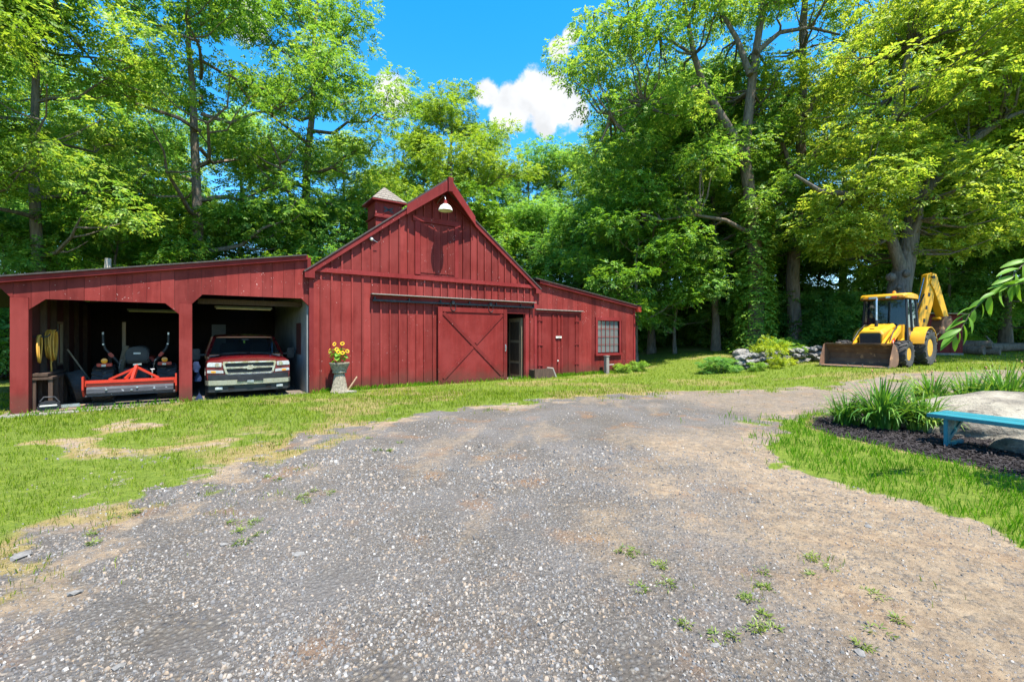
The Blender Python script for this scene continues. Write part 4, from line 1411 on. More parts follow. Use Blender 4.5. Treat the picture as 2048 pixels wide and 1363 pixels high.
# ---------------------------------------------------------------- things along the barn wall
pl = thing('pedestal_planter', 'pebble covered pedestal planter standing against the red barn wall', 'planter', B(.70, -.42, gz(*B(.70, -.42).xy)), 0)
pl.scale = (.76, .76, 1)
MB().lathe([(.33, 0), (.33, .03), (.30, .05), (.27, .14), (.235, .30), (.20, .46), (.185, .52), (.17, .54)], 28).build('pedestal', 'pebbledash', pl, smooth=50)
MB().lathe([(.17, .541), (.24, .555), (.255, .585), (.235, .61), (.24, .63), (.29, .72), (.345, .80), (.365, .825), (.36, .85), (.31, .85), (.29, .80), (.0, .79)], 28).build('bowl', 'pebbledash', pl, smooth=50)
rn = random.Random(5)
lump = MB()
for k in range(46):
    a = rn.uniform(0, 6.28)
    z = rn.uniform(.62, .8)
    r0 = .235 + (z - .62) * .55
    lump.lathe([(0, -.018), (.022, -.01), (.026, 0), (.018, .012), (0, .018)], 6, (r0 * math.cos(a), r0 * math.sin(a), z))
lump.build('bowl_pebbles', 'pebbledash', pl, smooth=60)
MB().box(.15, .62, -.12, .12, -.02, .05).build('foot_slab', 'concrete', pl, .015)
sf = thing('sunflower_pot', 'bunch of yellow flowers with green leaves growing in the pedestal planter', 'flowers', B(.70, -.42, gz(*B(.70, -.42).xy) + .80), 0)
sf.scale = (.8, .8, .72)
MB().lathe([(.0, -.005), (.12, -.005), (.16, .08), (.165, .10), (.14, .10), (0, .085)], 16).build('soil_pot', 'terracotta', sf, smooth=40)
heads = [(-.30, -.10, .55, -60), (-.17, .0, .80, -20), (.13, -.05, .82, 15), (.30, -.05, .52, 60), (.05, -.20, .50, 5), (.18, -.18, .46, 25), (-.03, -.16, .60, -5)]
petal = None
for hx_, hy_, hz_, ang in heads:
    MB().tube([(0, 0, .05), (hx_ * .3, hy_ * .3, hz_ * .5), (hx_, hy_, hz_)], .009, 6).build('stem', 'leaf_vine', sf)
    fm = Matrix.Translation((hx_, hy_ - .02, hz_)) @ Matrix.Rotation(R(ang * .8), 4, 'Z') @ Matrix.Rotation(R(70), 4, 'X')
    m = MB()
    for k in range(14):
        a = 2 * math.pi * k / 14
        c, s_ = math.cos(a), math.sin(a)
        c1, s1 = math.cos(a + .2), math.sin(a + .2)
        c2, s2 = math.cos(a - .2), math.sin(a - .2)
        m.add([fm @ Vector(p) for p in ((.028 * c, .028 * s_, 0), (.065 * c1, .065 * s1, .012), (.082 * c, .082 * s_, .004), (.065 * c2, .065 * s2, .012))], [(0, 1, 2, 3)])
    fh = m.build('flower_head', 'petal', sf)
    e = MB()
    e.lathe([(.038, 0), (.034, .014), (0, .02)], 12)
    e.v = [tuple(fm @ Vector(v)) for v in e.v]
    e.build('flower_centre', 'flower_eye', fh, smooth=50)
for k in range(38):
    a = rn.uniform(0, 6.28)
    r0 = rn.uniform(.02, .2)
    z = rn.uniform(.14, .62)
    l = rn.uniform(.17, .27)
    mt = Matrix.Translation((r0 * math.cos(a), r0 * math.sin(a) - .03, z)) @ Matrix.Rotation(a + rn.uniform(-.6, .6), 4, 'Z') @ Matrix.Rotation(rn.uniform(-.2, .9), 4, 'Y')
    MB().add([mt @ Vector(p) for p in ((0, 0, 0), (l * .35, l * .36, .012), (l * .75, l * .25, .0), (l, 0, -.02), (l * .75, -l * .25, 0), (l * .35, -l * .36, .012), (l * .45, 0, -.012))],
             [(0, 1, 6), (1, 2, 6), (2, 3, 6), (3, 4, 6), (4, 5, 6), (5, 0, 6)]).build('leaf', 'leaf_vine', sf)
stk = thing('wooden_stick', 'pale split stick leaning against the barn next to the planter', 'stick', B(1.05, -.30, 0), BROT)
MB().bar((-.1, -.05, .04), (.22, .17, .40), .035, .03).build('shaft', 'pale_wood', stk, .004)
MB().bar((-.14, -.09, -.01), (-.09, -.04, .05), .05, .035).build('split_end', 'pale_wood', stk, .004)

rp = thing('ramp_block', 'weathered grey wooden wedge block beside the open barn doorway', 'block', B(7.72, -.42, gz(*B(8.2, -.3).xy)), BROT)
MB().prism([(0, -.03), (1.05, -.03), (.86, .36), (.0, .36)], 'xz', .0, .04).build('face_board', 'dark_wood', rp, .005)
MB().prism([(1.05, -.03), (1.10, .0), (.91, .39), (.86, .36)], 'xz', .0, .36).build('sloped_board', 'grey_wood', rp, .005)
MB().box(.0, .86, .04, .36, -.03, .33).build('core', 'dark_wood', rp, .005)
wp = thing('white_post', 'short weathered white post under the barn window', 'post', B(11.72, -.28, gz(*B(11.7, -.3).xy)), BROT)
MB().box(-.085, .085, -.08, .08, -.05, .74).build('post', 'grey_wood', wp, .01)
MB().box(-.11, .11, -.10, .10, .742, .775).build('cap', 'grey_wood', wp, .006)
MB().box(.086, .50, .02, .05, .36, .39).build('arm', 'white', wp, .004)


# ---------------------------------------------------------------- backhoe loader on the lawn
BHX, BHY = 12.80, 16.62
bh = thing('backhoe_loader', 'yellow backhoe loader with rusty front bucket parked on the lawn', 'backhoe', (BHX, BHY, gz(13.8, 16.8) + .0), R(-57.5))
BHZ = gz(13.8, 16.8)
# front bucket, open towards the front (-y)
sec = [(0.0, .03), (.55, .03), (.78, .12), (.86, .30), (.82, .52), (.66, .74), (.46, .86)]
sec_i = [(.46, .835), (.63, .72), (.785, .51), (.825, .31), (.75, .15), (.54, .065), (0.02, .055)]
bk = MB().prism(sec + sec_i, 'yz', -1.17, 1.17).build('bucket', 'rust', bh, .004)
for sg in (-1, 1):
    MB().prism([(-.01, .03), (.55, .03), (.78, .12), (.86, .30), (.82, .52), (.66, .74), (.46, .87), (.36, .84), (.06, .30)], 'yz', sg * 1.172, sg * 1.20).build('side_plate', 'rust', bk, .003)
    MB().box(sg * 1.172 - .025, sg * 1.172 + .025, -.012, .03, .03, .10).build('wear_corner', 'rust_edge', bk)
MB().box(-1.18, 1.18, -.05, .03, .018, .042).build('cutting_edge', 'rust_edge', bk, .003)
MB().box(-1.17, 1.17, .40, .50, .865, .90).build('top_lip', 'rust', bk, .004)
for x in (-.15, .35):
    MB().bar((x, -.03, .05), (x, -.03, .13), .03, .03).build('edge_bolt', 'rust_edge', bk)
# loader arms
for sg in (-1, 1):
    la = MB()
    la.bar((sg * .55, .88, .42), (sg * .55, 1.75, .98), .10, .17)
    la.bar((sg * .55, 1.70, .95), (sg * .55, 2.72, 1.52), .10, .20)
    la = la.build('loader_arm', 'yellow', bh, .012)
    MB().bar((sg * .67, 1.35, .55), (sg * .67, 2.55, 1.05), .07, .07).build('lift_cylinder', 'yellow', la, .02)
    MB().bar((sg * .67, 1.0, .42), (sg * .67, 1.40, .57), .04, .04).build('lift_rod', 'chrome', la, .008)
    MB().bar((sg * .45, 1.1, .80), (sg * .45, 2.2, 1.42), .08, .08).build('tilt_cylinder', 'yellow', la, .02)
    MB().bar((sg * .612, 1.62, .90), (sg * .612, 1.90, 1.06), .008, .14).build('red_decal', 'red_lens', la)
    MB().bar((sg * .614, 1.70, .93), (sg * .614, 1.76, .965), .008, .10).build('white_decal', 'white', la)
    MB().prism([(2.50, .85), (2.85, .85), (2.85, 1.62), (2.62, 1.62)], 'yz', sg * .50, sg * .66).build('loader_tower', 'yellow', bh, .012)
    MB().tube([(sg * .60, 1.5, 1.0), (sg * .57, 1.9, 1.36), (sg * .55, 2.5, 1.62)], .018, 6).build('hydraulic_hose', 'black', la, smooth=60)
# engine hood and grille
hd_ = MB()
hd_.loft([[(-.36, y, zb), (.36, y, zb), (hw, y, zt - .10), (hw - .09, y, zt), (-hw + .09, y, zt), (-hw, y, zt - .10)] for y, zb, zt, hw in ((1.42, .80, 1.32, .38), (1.46, .78, 1.37, .40), (2.0, .78, 1.52, .42), (2.62, .78, 1.68, .43))])
hd_ = hd_.build('engine_hood', 'yellow', bh, .012, smooth=30)
MB().box(-.33, .33, 1.385, 1.418, .83, 1.27).build('grille', 'black', hd_, .006)
for k in range(6):
    MB().box(-.31, .31, 1.372, 1.384, .87 + k * .065, .90 + k * .065).build('grille_slat', 'metal_dark', hd_, .003)
MB().box(-.12, .02, 1.70, 1.78, 1.42, 1.47).build('hood_vent', 'black', hd_, .006)
MB().box(-.40, .40, 1.35, 2.7, .55, .80).build('frame', 'yellow', bh, .02)
MB().box(-.75, .75, 1.52, 1.72, .42, .56).build('front_axle', 'metal_dark', bh, .02)
ex = MB().tube([(-.05, 2.15, 1.5), (-.05, 2.15, 2.55), (-.05, 2.20, 2.66)], [.045, .04, .04], 12).build('exhaust', 'steel', bh, smooth=50)
MB().lathe([(.06, 0), (.06, .25)], 12, (-.05, 2.15, 1.55)).build('exhaust_guard', 'black', ex, smooth=50)
# cab
c0, c1, cw0, cw1 = 2.66, 3.95, .74, .68
for sg in (-1, 1):
    for (p, q) in (((sg * cw0, c0 + .12, .95), (sg * cw1, c0 + .20, 2.66)), ((sg * cw0, 3.32, 1.05), (sg * cw1, 3.30, 2.66)), ((sg * cw0, c1, 1.35), (sg * cw1, c1 - .08, 2.66))):
        MB().bar(p, q, .07, .075).build('cab_pillar', 'black', bh, .01)
    MB().add([(sg * cw0, c0 + .16, 1.0), (sg * cw0, 3.30, 1.1), (sg * cw1, 3.29, 2.62), (sg * cw1, c0 + .22, 2.62)], [(0, 1, 2, 3)]).build('door_glass', 'glass_cab', bh)
    MB().add([(sg * cw0, 3.34, 1.45), (sg * cw0, c1 - .02, 1.45), (sg * cw1, c1 - .09, 2.62), (sg * cw1, 3.33, 2.62)], [(0, 1, 2, 3)]).build('side_glass', 'glass_cab', bh)
    MB().box(sg * cw0 - .03, sg * cw0 + .03, c0 + .15, c1, .78, 1.02).build('cab_sill', 'black', bh, .01)
MB().add([(-cw0 + .02, c0 + .10, 1.30), (cw0 - .02, c0 + .10, 1.30), (cw1 - .02, c0 + .18, 2.62), (-cw1 + .02, c0 + .18, 2.62)], [(0, 1, 2, 3)]).build('windscreen', 'glass_cab', bh)
MB().box(-cw0 + .05, cw0 - .05, c0 + .08, c0 + .13, .75, 1.32).build('dash_panel', 'black', bh, .01)
rf_ = MB()
rf_.loft([[(-hw, y, z0), (hw, y, z0), (hw, y, z1 - .05), (hw - .07, y, z1), (-hw + .07, y, z1), (-hw, y, z1 - .05)] for y, z0, z1, hw in ((c0 - .08, 2.70, 2.78, .70), (c0 + .0, 2.66, 2.86, .77), (3.3, 2.66, 2.90, .79), (c1 - .04, 2.66, 2.87, .77), (c1 + .06, 2.70, 2.80, .70))])
rf_ = rf_.build('cab_roof', 'yellow', bh, .015, smooth=35)
MB().box(-.70, .70, c0 - .10, c0 - .015, 2.665, 2.715).build('lamp_bar', 'black', rf_, .006)
for x, mt_ in ((-.55, 'amber'), (-.36, 'lens'), (-.22, 'lens'), (.20, 'lens'), (.40, 'red_lens'), (.62, 'amber')):
    MB().box(x - .075, x + .075, c0 - .14, c0 - .10, 2.68, 2.76).build('work_lamp', mt_, rf_, .012)
MB().lathe([(.06, 0), (.06, .06), (.04, .1), (0, .11)], 12, (.2, 3.2, 2.90)).build('beacon', 'amber', rf_, smooth=40)
MB().box(-.25, .25, 3.25, 3.4, 1.1, 2.0).build('seat_back', 'black', bh, .05)
MB().box(-.25, .25, 2.95, 3.4, 1.05, 1.2).build('seat', 'black', bh, .04)
MB().tube([(.19 * math.cos(R(a)), 2.92 + .08 * math.sin(R(a)), 1.6 + .15 * math.sin(R(a))) for a in range(0, 361, 24)], .016, 6).build('steering_wheel', 'black', bh, smooth=60)
MB().box(-.66, .66, c0 + .15, c1 + .3, .62, 1.03).build('rear_frame', 'black', bh, .02)
MB().box(.55, .82, 2.12, 2.75, .48, .72).build('step_tank', 'yellow', bh, .02)
MB().box(.56, .84, 2.55, 2.95, .62, .84).build('step', 'yellow', bh, .015)
MB().box(-.82, -.55, 2.12, 2.75, .48, .72).build('battery_box', 'yellow', bh, .02)
for sg in (-1, 1):
    wheel(bh, sg * .96, 1.62, .49, .49, .38, sg, 'yellow', .48, 15, lug_h=.05)
    wheel(bh, sg * .94, 3.82, .70, .70, .50, sg, 'yellow', .50, 16, lug_h=.06)
    arc = [(3.80 + .82 * math.cos(R(a)), .74 + .80 * math.sin(R(a))) for a in range(15, 172, 12)]
    arc2 = [(3.80 + .78 * math.cos(R(a)), .74 + .76 * math.sin(R(a))) for a in range(171, 14, -12)]
    MB().prism(arc + arc2, 'yz', sg * .68, sg * 1.18).build('rear_fender', 'yellow', bh, .008, smooth=35)
    MB().box(sg * .95 - .06, sg * .95 + .06, 4.55, 4.68, .25, 1.05).build('stabiliser_leg', 'yellow', bh, .01)
    MB().box(sg * .95 - .15, sg * .95 + .15, 4.48, 4.75, .12, .2).build('stabiliser_pad', 'rust', bh, .01)
MB().box(-1.0, 1.0, 4.42, 4.62, .62, .95).build('rear_carrier', 'yellow', bh, .015)
MB().prism([(4.50, .70), (4.95, .80), (4.95, 1.25), (4.65, 1.45), (4.45, 1.1)], 'yz', .36, .70).build('swing_tower', 'yellow', bh, .015)
# boom folded up, dipper hanging down behind it
bo_ = MB().prism([(4.62, 1.05), (4.88, 1.02), (5.30, 2.55), (5.42, 3.55), (5.40, 3.90), (5.22, 4.0), (5.02, 3.90), (4.98, 3.50), (4.82, 2.70), (4.55, 1.60)], 'yz', -.12, .12).build('boom', 'yellow', bh, .012)
for z0 in (1.7, 2.3, 2.9, 3.4):
    MB().prism([(4.82 + (z0 - 1.7) * .19, z0), (4.92 + (z0 - 1.7) * .19, z0), (4.92 + (z0 - 1.7) * .19, z0 + .16), (4.84 + (z0 - 1.7) * .19, z0 + .16)], 'yz', .121, .128).build('boom_slot', 'metal_dark', bo_)
MB().bar((-.0, 4.72, 2.55), (0, 5.02, 3.78), .055, .055).build('dipper_rod', 'chrome', bo_, .01)
MB().bar((0, 4.50, 1.55), (0, 4.73, 2.6), .10, .10).build('boom_cylinder', 'yellow', bo_, .02)
for x in (.14, -.14, .17):
    MB().tube([(x, 4.45, 1.2), (x, 4.42, 1.9), (x, 4.62, 2.5), (x, 4.85, 3.0)], .016, 6).build('hydraulic_hose', 'black', bo_, smooth=60)
dp = MB().prism([(5.22, 3.98), (5.42, 3.92), (5.55, 3.45), (5.98, 1.95), (5.88, 1.85), (5.75, 1.9), (5.30, 3.2), (5.14, 3.5)], 'yz', -.165, .165)
dp = dp.build('dipper', 'yellow', bh, .012)
MB().lathe([(0, -.2), (.07, -.2), (.07, .2), (0, .2)], 12, (0, 5.25, 3.78), 'x').build('elbow_pin', 'metal_dark', dp, smooth=40)
hb = MB().prism([(5.72, 1.95), (6.02, 2.0), (6.10, 1.75), (5.95, 1.35), (5.62, 1.12), (5.45, 1.20), (5.55, 1.45), (5.60, 1.7)], 'yz', -.22, .22).build('digging_bucket', 'rust', bh, .012)
for k in range(4):
    MB().bar((-.18 + k * .12, 5.50, 1.22), (-.18 + k * .12, 5.38, 1.08), .05, .04, w2=.02, h2=.015).build('tooth', 'rust_edge', hb)
MB().bar((0, 5.55, 1.9), (0, 5.9, 1.75), .3, .1).build('bucket_link', 'yellow', hb, .012)
# the boom is swung sideways about its tower
SWING = R(-27)
for o in (bo_, dp, hb):
    p0 = Matrix.Rotation(SWING, 3, 'Z') @ Vector((0, 4.75, 0))
    o.location = Vector((.55, 4.70, .22)) - p0
    o.rotation_euler = (0, 0, SWING)
    o.scale = (1, 1, .90)
bk.scale = (.93, 1, 1)
bk.location = (-.07, 0, 0)

# ---------------------------------------------------------------- small red shed, stone wall, logs
SHX, SHY = 22.05, 23.4
sh = thing('garden_shed', 'small dark red plank shed standing on the lawn behind the backhoe', 'shed', (SHX, SHY, gz(SHX, SHY)), R(-18))
sw = MB().box(-.85, .85, -.8, .8, .10, 2.0).build('shed_box', 'interior', sh)
for k in range(7):
    x0 = -.87 + k * .249
    MB().box(x0 + .004, x0 + .245, -.83, -.802, .08, 2.02).build('plank', 'red', sw, .003)
for k in range(6):
    y0 = -.83 + k * .277
    for sg in (-1, 1):
        MB().box(sg * .865 - .014, sg * .865 + .014, y0 + .004, y0 + .273, .08, 2.02).build('plank', 'red', sw, .003)
MB().box(-.9, .9, -.86, .86, -.08, .075).build('sill', 'grey_wood', sh, .01)
MB().prism([(-1.05, 2.16), (1.05, 2.06), (1.05, 2.0), (-1.05, 2.10)], 'xz', -1.05, 1.05).build('roof', 'pale_wood', sh, .006)


def rock_mesh(name, seed, mat, n=2):
    rn = random.Random(seed)
    bm = bmesh.new()
    bmesh.ops.create_icosphere(bm, subdivisions=n, radius=1.0)
    ax = [Vector((rn.uniform(-1, 1), rn.uniform(-1, 1), rn.uniform(-1, 1))).normalized() for _ in range(7)]
    cut = [rn.uniform(.62, .9) for _ in ax]
    for v in bm.verts:
        for a, c in zip(ax, cut):
            d = v.co.dot(a)
            if d > c:
                v.co -= a * (d - c) * .85
        v.co *= rn.uniform(.95, 1.05)
    me = bpy.data.meshes.new(name)
    bm.to_mesh(me)
    bm.free()
    me.polygons.foreach_set('use_smooth', [True] * len(me.polygons))
    me.set_sharp_from_angle(angle=R(28))
    me.materials.append(M[mat])
    return me


rocks = [rock_mesh('stone', 60 + k, 'wall_stone', 1) for k in range(6)]
P0, P1 = Vector((9.0, 18.3)), Vector((13.4, 19.5))
sw_ = thing('stone_wall', 'low dry laid stone wall overgrown with ferns at the edge of the woods', 'stone wall', (P0.x, P0.y, gz(P0.x, P0.y)), math.atan2(P1.y - P0.y, P1.x - P0.x))
LW = (P1 - P0).length
rn = random.Random(8)
for row in range(3):
    x = 0.0 + row * .1
    while x < LW:
        w = rn.uniform(.24, .55)
        h_ = rn.uniform(.11, .15)
        p = P0.lerp(P1, min(1, x / LW))
        o = put('stone', rocks[rn.randrange(6)], sw_, (x + w / 2, rn.uniform(-.10, .10), .10 + row * .235 + gz(p.x, p.y) - gz(P0.x, P0.y) + rn.uniform(-.03, .03)), (rn.uniform(-.2, .2), rn.uniform(-.15, .15), rn.uniform(-.3, .3)))
        o.scale = (w * .58, rn.uniform(.22, .34), h_)
        x += w * .93
lg = thing('fallen_log', 'dark fallen log lying at the edge of the woods beyond the shed', 'log', (27.2, 24.6, gz(27.2, 24.6)), R(10))
MB().tube([(-2.2, 0, .25), (0, .1, .27), (2.4, 0, .3)], [.26, .24, .22], 12, jit=.06, rnd=rn).build('trunk', 'bark', lg, smooth=60)
MB().tube([(-.6, .1, .4), (-.8, .3, .9)], [.08, .04], 7).build('branch_stub', 'bark', lg, smooth=60)
for k, (x, y, r_) in enumerate(((23.55, 22.9, .22), (24.1, 22.7, .19), (23.8, 22.8, .2))):
    l2 = MB().tube([(-.55, 0, 0), (.55, 0, 0)], r_, 12, jit=.05, rnd=rn).build('firewood_log', 'bark', smooth=50, loc=(x, y, gz(x, y) + (r_ if k < 2 else r_ * 2.6)), rot=(0, 0, R(-65 + 8 * k)))
    tag(l2, ('thick cut log in the dark pile beside the small red shed', 'thin cut log lying in the dark pile by the red shed', 'cut log resting on top of the dark log pile')[k], 'log')
for (x, y, r_, lab) in ((11.6, 22.4, .42, 'grey rounded rock lying beyond the stone wall'), (13.4, 22.0, .5, 'larger dark rock half hidden behind the loader bucket')):
    o = put('rock', rock_mesh('rock', int(x * 10), 'wall_stone', 2), None, (x, y, gz(x, y) + r_ * .4))
    o.scale = (r_ * 1.3, r_, r_ * .8)
    tag(o, lab, 'rock')

# ---------------------------------------------------------------- boulder and bench in the mulch bed
def boulder():
    bm = bmesh.new()
    bmesh.ops.create_icosphere(bm, subdivisions=5, radius=1.0)
    for v in bm.verts:
        c = v.co
        p = np.array([c.x * 2.1 + 8.55]), np.array([c.y * 1.15 + 7.5])
        d = (fbm(p[0] * 1.1, p[1] * 1.1 + c.z * 2, 3)[0] - .5) * .45 + (fbm(p[0] * 4, p[1] * 4 + c.z * 5, 6)[0] - .5) * .12
        # rounded back, a ledge undercut at the front left
        zz = c.z * .66 if c.z > 0 else c.z * .3
        zz *= 1 - .22 * max(0, c.x)
        v.co = Vector((c.x * 2.1 * (1 + d * .6), c.y * 1.15 * (1 + d * .6), zz * (1 + d * .7)))
    me = bpy.data.meshes.new('boulder')
    bm.to_mesh(me)
    bm.free()
    me.polygons.foreach_set('use_smooth', [True] * len(me.polygons))
    me.materials.append(M['boulder'])
    o = put('boulder', me, None, (8.75, 7.55, gz(8.5, 7.5) - .06), (0, 0, R(-12)))
    tag(o, 'big pale flat topped boulder behind the teal bench', 'boulder')


boulder()
o = put('bed_rock', rock_mesh('bed_rock', 91, 'boulder', 2), None, (7.15, 6.30, .02), (0, 0, .5))
o.scale = (.42, .28, .17)
tag(o, 'small pale rock lying in the dark mulch under the bench', 'rock')
be = thing('garden_bench', 'worn teal painted wooden bench standing in the black mulch bed', 'bench', (6.20, 6.66, 0), math.atan2(-.906, .423))
# local x = along the bench (towards the camera), local y = across it (towards the boulder)
BL, BWD = 1.75, .62
for k in range(2):
    y0 = .0 + k * (BWD / 2 + .004)
    MB().box(-.0, BL, y0, y0 + BWD / 2 - .006, .395, .45).build('seat_plank', 'teal', be, .006)
MB().box(.05, BL - .05, BWD - .035, BWD - .01, .33, .393).build('apron', 'teal', be, .004)
for x in (.18, BL - .26):
    lgp = MB().box(x, x + .05, .04, .13, 0, .393).build('leg', 'teal', be, .006)
    MB().box(x, x + .05, .13, BWD - .08, .0, .055).build('foot', 'teal', lgp, .006)
    MB().prism([(.13, .393), (BWD - .04, .393), (BWD - .04, .34), (.13, .10)], 'yz', x + .012, x + .036).build('end_panel', 'teal', lgp, .003)
    MB().bar((x + .024, .10, .10), (x + .024, BWD - .06, .37), .056, .05).build('brace', 'teal', lgp, .004)


# ---------------------------------------------------------------- foliage
def spray_mesh(name, C, D, U, L, mat, leaf=.2, wid=.085, pairs=3, seed=0, droop=.3):
    """compound leaves: every spray is a stem with pairs of leaflets and one at the tip, each leaflet a folded face"""
    rg = np.random.default_rng(seed)
    n = len(C)
    D = D / (np.linalg.norm(D, axis=1, keepdims=True) + 1e-9)
    U = U - D * np.sum(U * D, 1, keepdims=True)
    U = U / (np.linalg.norm(U, axis=1, keepdims=True) + 1e-9)
    S = np.cross(D, U)
    ts, sd = [], []
    for k in range(pairs):
        t = .25 + .6 * k / max(1, pairs - 1) if pairs > 1 else .5
        ts += [t, t]
        sd += [-1, 1]
    ts.append(.95)
    sd.append(0)
    V = []
    for t, s in zip(ts, sd):
        p = C + D * (L * t)[:, None]
        p[:, 2] -= L * droop * t * t
        ld = D * (.5 if s else 1) + S * (s * .9) + rg.normal(0, .16, (n, 3))
        ld[:, 2] -= droop * .5
        ld /= np.linalg.norm(ld, axis=1, keepdims=True) + 1e-9
        nn = U + rg.normal(0, .22, (n, 3))
        pw = np.cross(ld, nn)
        pw /= np.linalg.norm(pw, axis=1, keepdims=True) + 1e-9
        nn = np.cross(pw, ld)
        ll = (leaf * rg.uniform(.7, 1.2, n))[:, None]
        ww = (wid * rg.uniform(.8, 1.2, n))[:, None]
        m = p + ld * ll * .48
        tip = p + ld * ll - nn * ll * .12
        V.append(np.stack([p, m + pw * ww * .5 + nn * ll * .07, tip, m - pw * ww * .5 + nn * ll * .07], 1))
    V = np.concatenate(V, 0).reshape(-1, 3)
    F = np.arange(len(V)).reshape(-1, 4)
    return raw_mesh(name, V, F, mat)


def clump_sprays(rg, clumps, density, flat=.55, up=.25):
    """sample spray roots on the upper shells of leaf clumps [(centre, radius)]"""
    Cs, Ds, Us = [], [], []
    for c, r in clumps:
        n = max(4, int(density * r * r))
        v = rg.normal(0, 1, (n, 3))
        v /= np.linalg.norm(v, axis=1, keepdims=True)
        v[:, 2] = v[:, 2] * .75 + up
        rad = rg.uniform(.35, 1.0, n) ** .6
        # a few layers of flat shelves, so that light and shade alternate
        p = v * rad[:, None] * r
        p[:, 2] *= flat
        sh = np.round(p[:, 2] / (r * .30)) * (r * .30)
        p[:, 2] = p[:, 2] * .45 + sh * .55 + rg.normal(0, .04, n)
        Cs.append(p + np.asarray(c)[None])
        d = v.copy()
        d[:, 2] = rg.uniform(-.35, .25, n)
        d += rg.normal(0, .35, (n, 3))
        Ds.append(d)
        u = np.tile(np.array([0, 0, 1.0]), (n, 1)) + v * .85 + rg.normal(0, .38, (n, 3))
        Us.append(u)
    return np.concatenate(Cs), np.concatenate(Ds), np.concatenate(Us)


def limb_pts(rn, p, q, n=6, sag=.12, wob=.05):
    p, q = Vector(p), Vector(q)
    L = (q - p).length
    out = []
    for i in range(n):
        t = i / (n - 1)
        v = p.lerp(q, t)
        v.z -= math.sin(t * math.pi) * L * sag
        if 0 < i < n - 1:
            v += Vector((rn.uniform(-1, 1), rn.uniform(-1, 1), rn.uniform(-1, 1))) * L * wob
        out.append(v)
    return out


def auto_tree(seed, H, Rc, cb, r0, n_limb=14, lean=0.3, top_heavy=.5):
    """skeleton of a forest tree: [(points, radii)] and leaf clumps [(centre, radius)]"""
    rn = random.Random(seed)
    tp = []
    lx, ly = rn.uniform(-lean, lean), rn.uniform(-lean, lean)
    for i in range(10):
        t = i / 9
        tp.append(Vector((lx * t * H * .12 + rn.uniform(-.1, .1) * (i > 0), ly * t * H * .12 + rn.uniform(-.1, .1) * (i > 0), t * H * .93 - .15)))
    tr = [r0 * (1.35 if i == 0 else 1) * (1 - .82 * (i / 9) ** .9) for i in range(10)]
    limbs = [(tp, tr)]
    clumps = []

    def trunk_at(z):
        t = max(0, min(.999, z / (H * .93))) * 9
        i = int(t)
        return tp[i].lerp(tp[min(9, i + 1)], t - i)
    for i in range(n_limb):
        f = (i + .5) / n_limb
        z = cb + (H * .86 - cb) * f
        prof = Rc * (math.sin(math.pi * min(1, .22 + .70 * f)) ** .65)
        az = i * 2.399 + rn.uniform(-.4, .4)
        ln = prof * rn.uniform(.7, 1.05)
        st = trunk_at(z)
        en = st + Vector((math.cos(az) * ln, math.sin(az) * ln, ln * rn.uniform(.15, .6) + .4))
        pts = limb_pts(rn, st, en)
        rb = r0 * (.42 - .22 * f)
        limbs.append((pts, [max(.02, rb * (1 - .85 * k / 5)) for k in range(6)]))
        cr = .17 * Rc + .42
        for t in (.55, .8, 1.0):
            k = t * 5
            p = pts[int(k)].lerp(pts[min(5, int(k) + 1)], k - int(k))
            clumps.append((p + Vector((rn.uniform(-.5, .5), rn.uniform(-.5, .5), rn.uniform(0, .5))), cr * rn.uniform(.75, 1.2)))
        for j in range(3):
            t = rn.uniform(.35, .85)
            k = t * 5
            p = pts[int(k)].lerp(pts[min(5, int(k) + 1)], k - int(k))
            a2 = az + rn.choice((-1, 1)) * rn.uniform(.5, 1.2)
            l2 = ln * rn.uniform(.3, .5)
            q = p + Vector((math.cos(a2) * l2, math.sin(a2) * l2, l2 * rn.uniform(.0, .7)))
            limbs.append((limb_pts(rn, p, q, 4), [rb * .4, rb * .3, rb * .2, .015]))
            clumps.append((q, cr * rn.uniform(.65, 1.05)))
    for j in range(5):
        clumps.append((trunk_at(H * .9) + Vector((rn.uniform(-1, 1) * Rc * .22, rn.uniform(-1, 1) * Rc * .22, rn.uniform(-.02, .08) * H)), .16 * Rc + .35))
    return limbs, clumps


def tree_from(name, label, limbs, clumps, loc, mat='leaf', barkm='bark', density=70, leaf=.19, wid=.082, seed=1, group=None, rz=0, sides=9):
    root = thing(name, label, 'tree', loc, rz, group)
    m = MB()
    rn = random.Random(seed)
    for pts, rad in limbs:
        m.tube(pts, rad, sides if rad[0] > .12 else 5, jit=.06 if rad[0] > .12 else 0, rnd=rn)
    m.build('trunk', barkm, root, smooth=70)
    rg = np.random.default_rng(seed)
    C, D, U = clump_sprays(rg, clumps, density)
    me = spray_mesh('crown', C, D, U, rg.uniform(.25, .42, len(C)), mat, leaf, wid, 3, seed)
    put('crown', me, root)
    return root


def XA(px, Z):
    return (px - 1024) / 890 * Z


def bush_clumps(seed, H, Rr, n):
    rn = random.Random(seed)
    return [(Vector((rn.uniform(-1, 1) * Rr, rn.uniform(-1, 1) * Rr * .8, rn.uniform(.05, 1.0) ** 1.3 * H)), rn.uniform(.16, .48) * Rr) for _ in range(n)]


BEHIND = 'tall trees standing in the woods behind the barn'
EDGE = 'tall trees standing in the woods beyond the lawn'

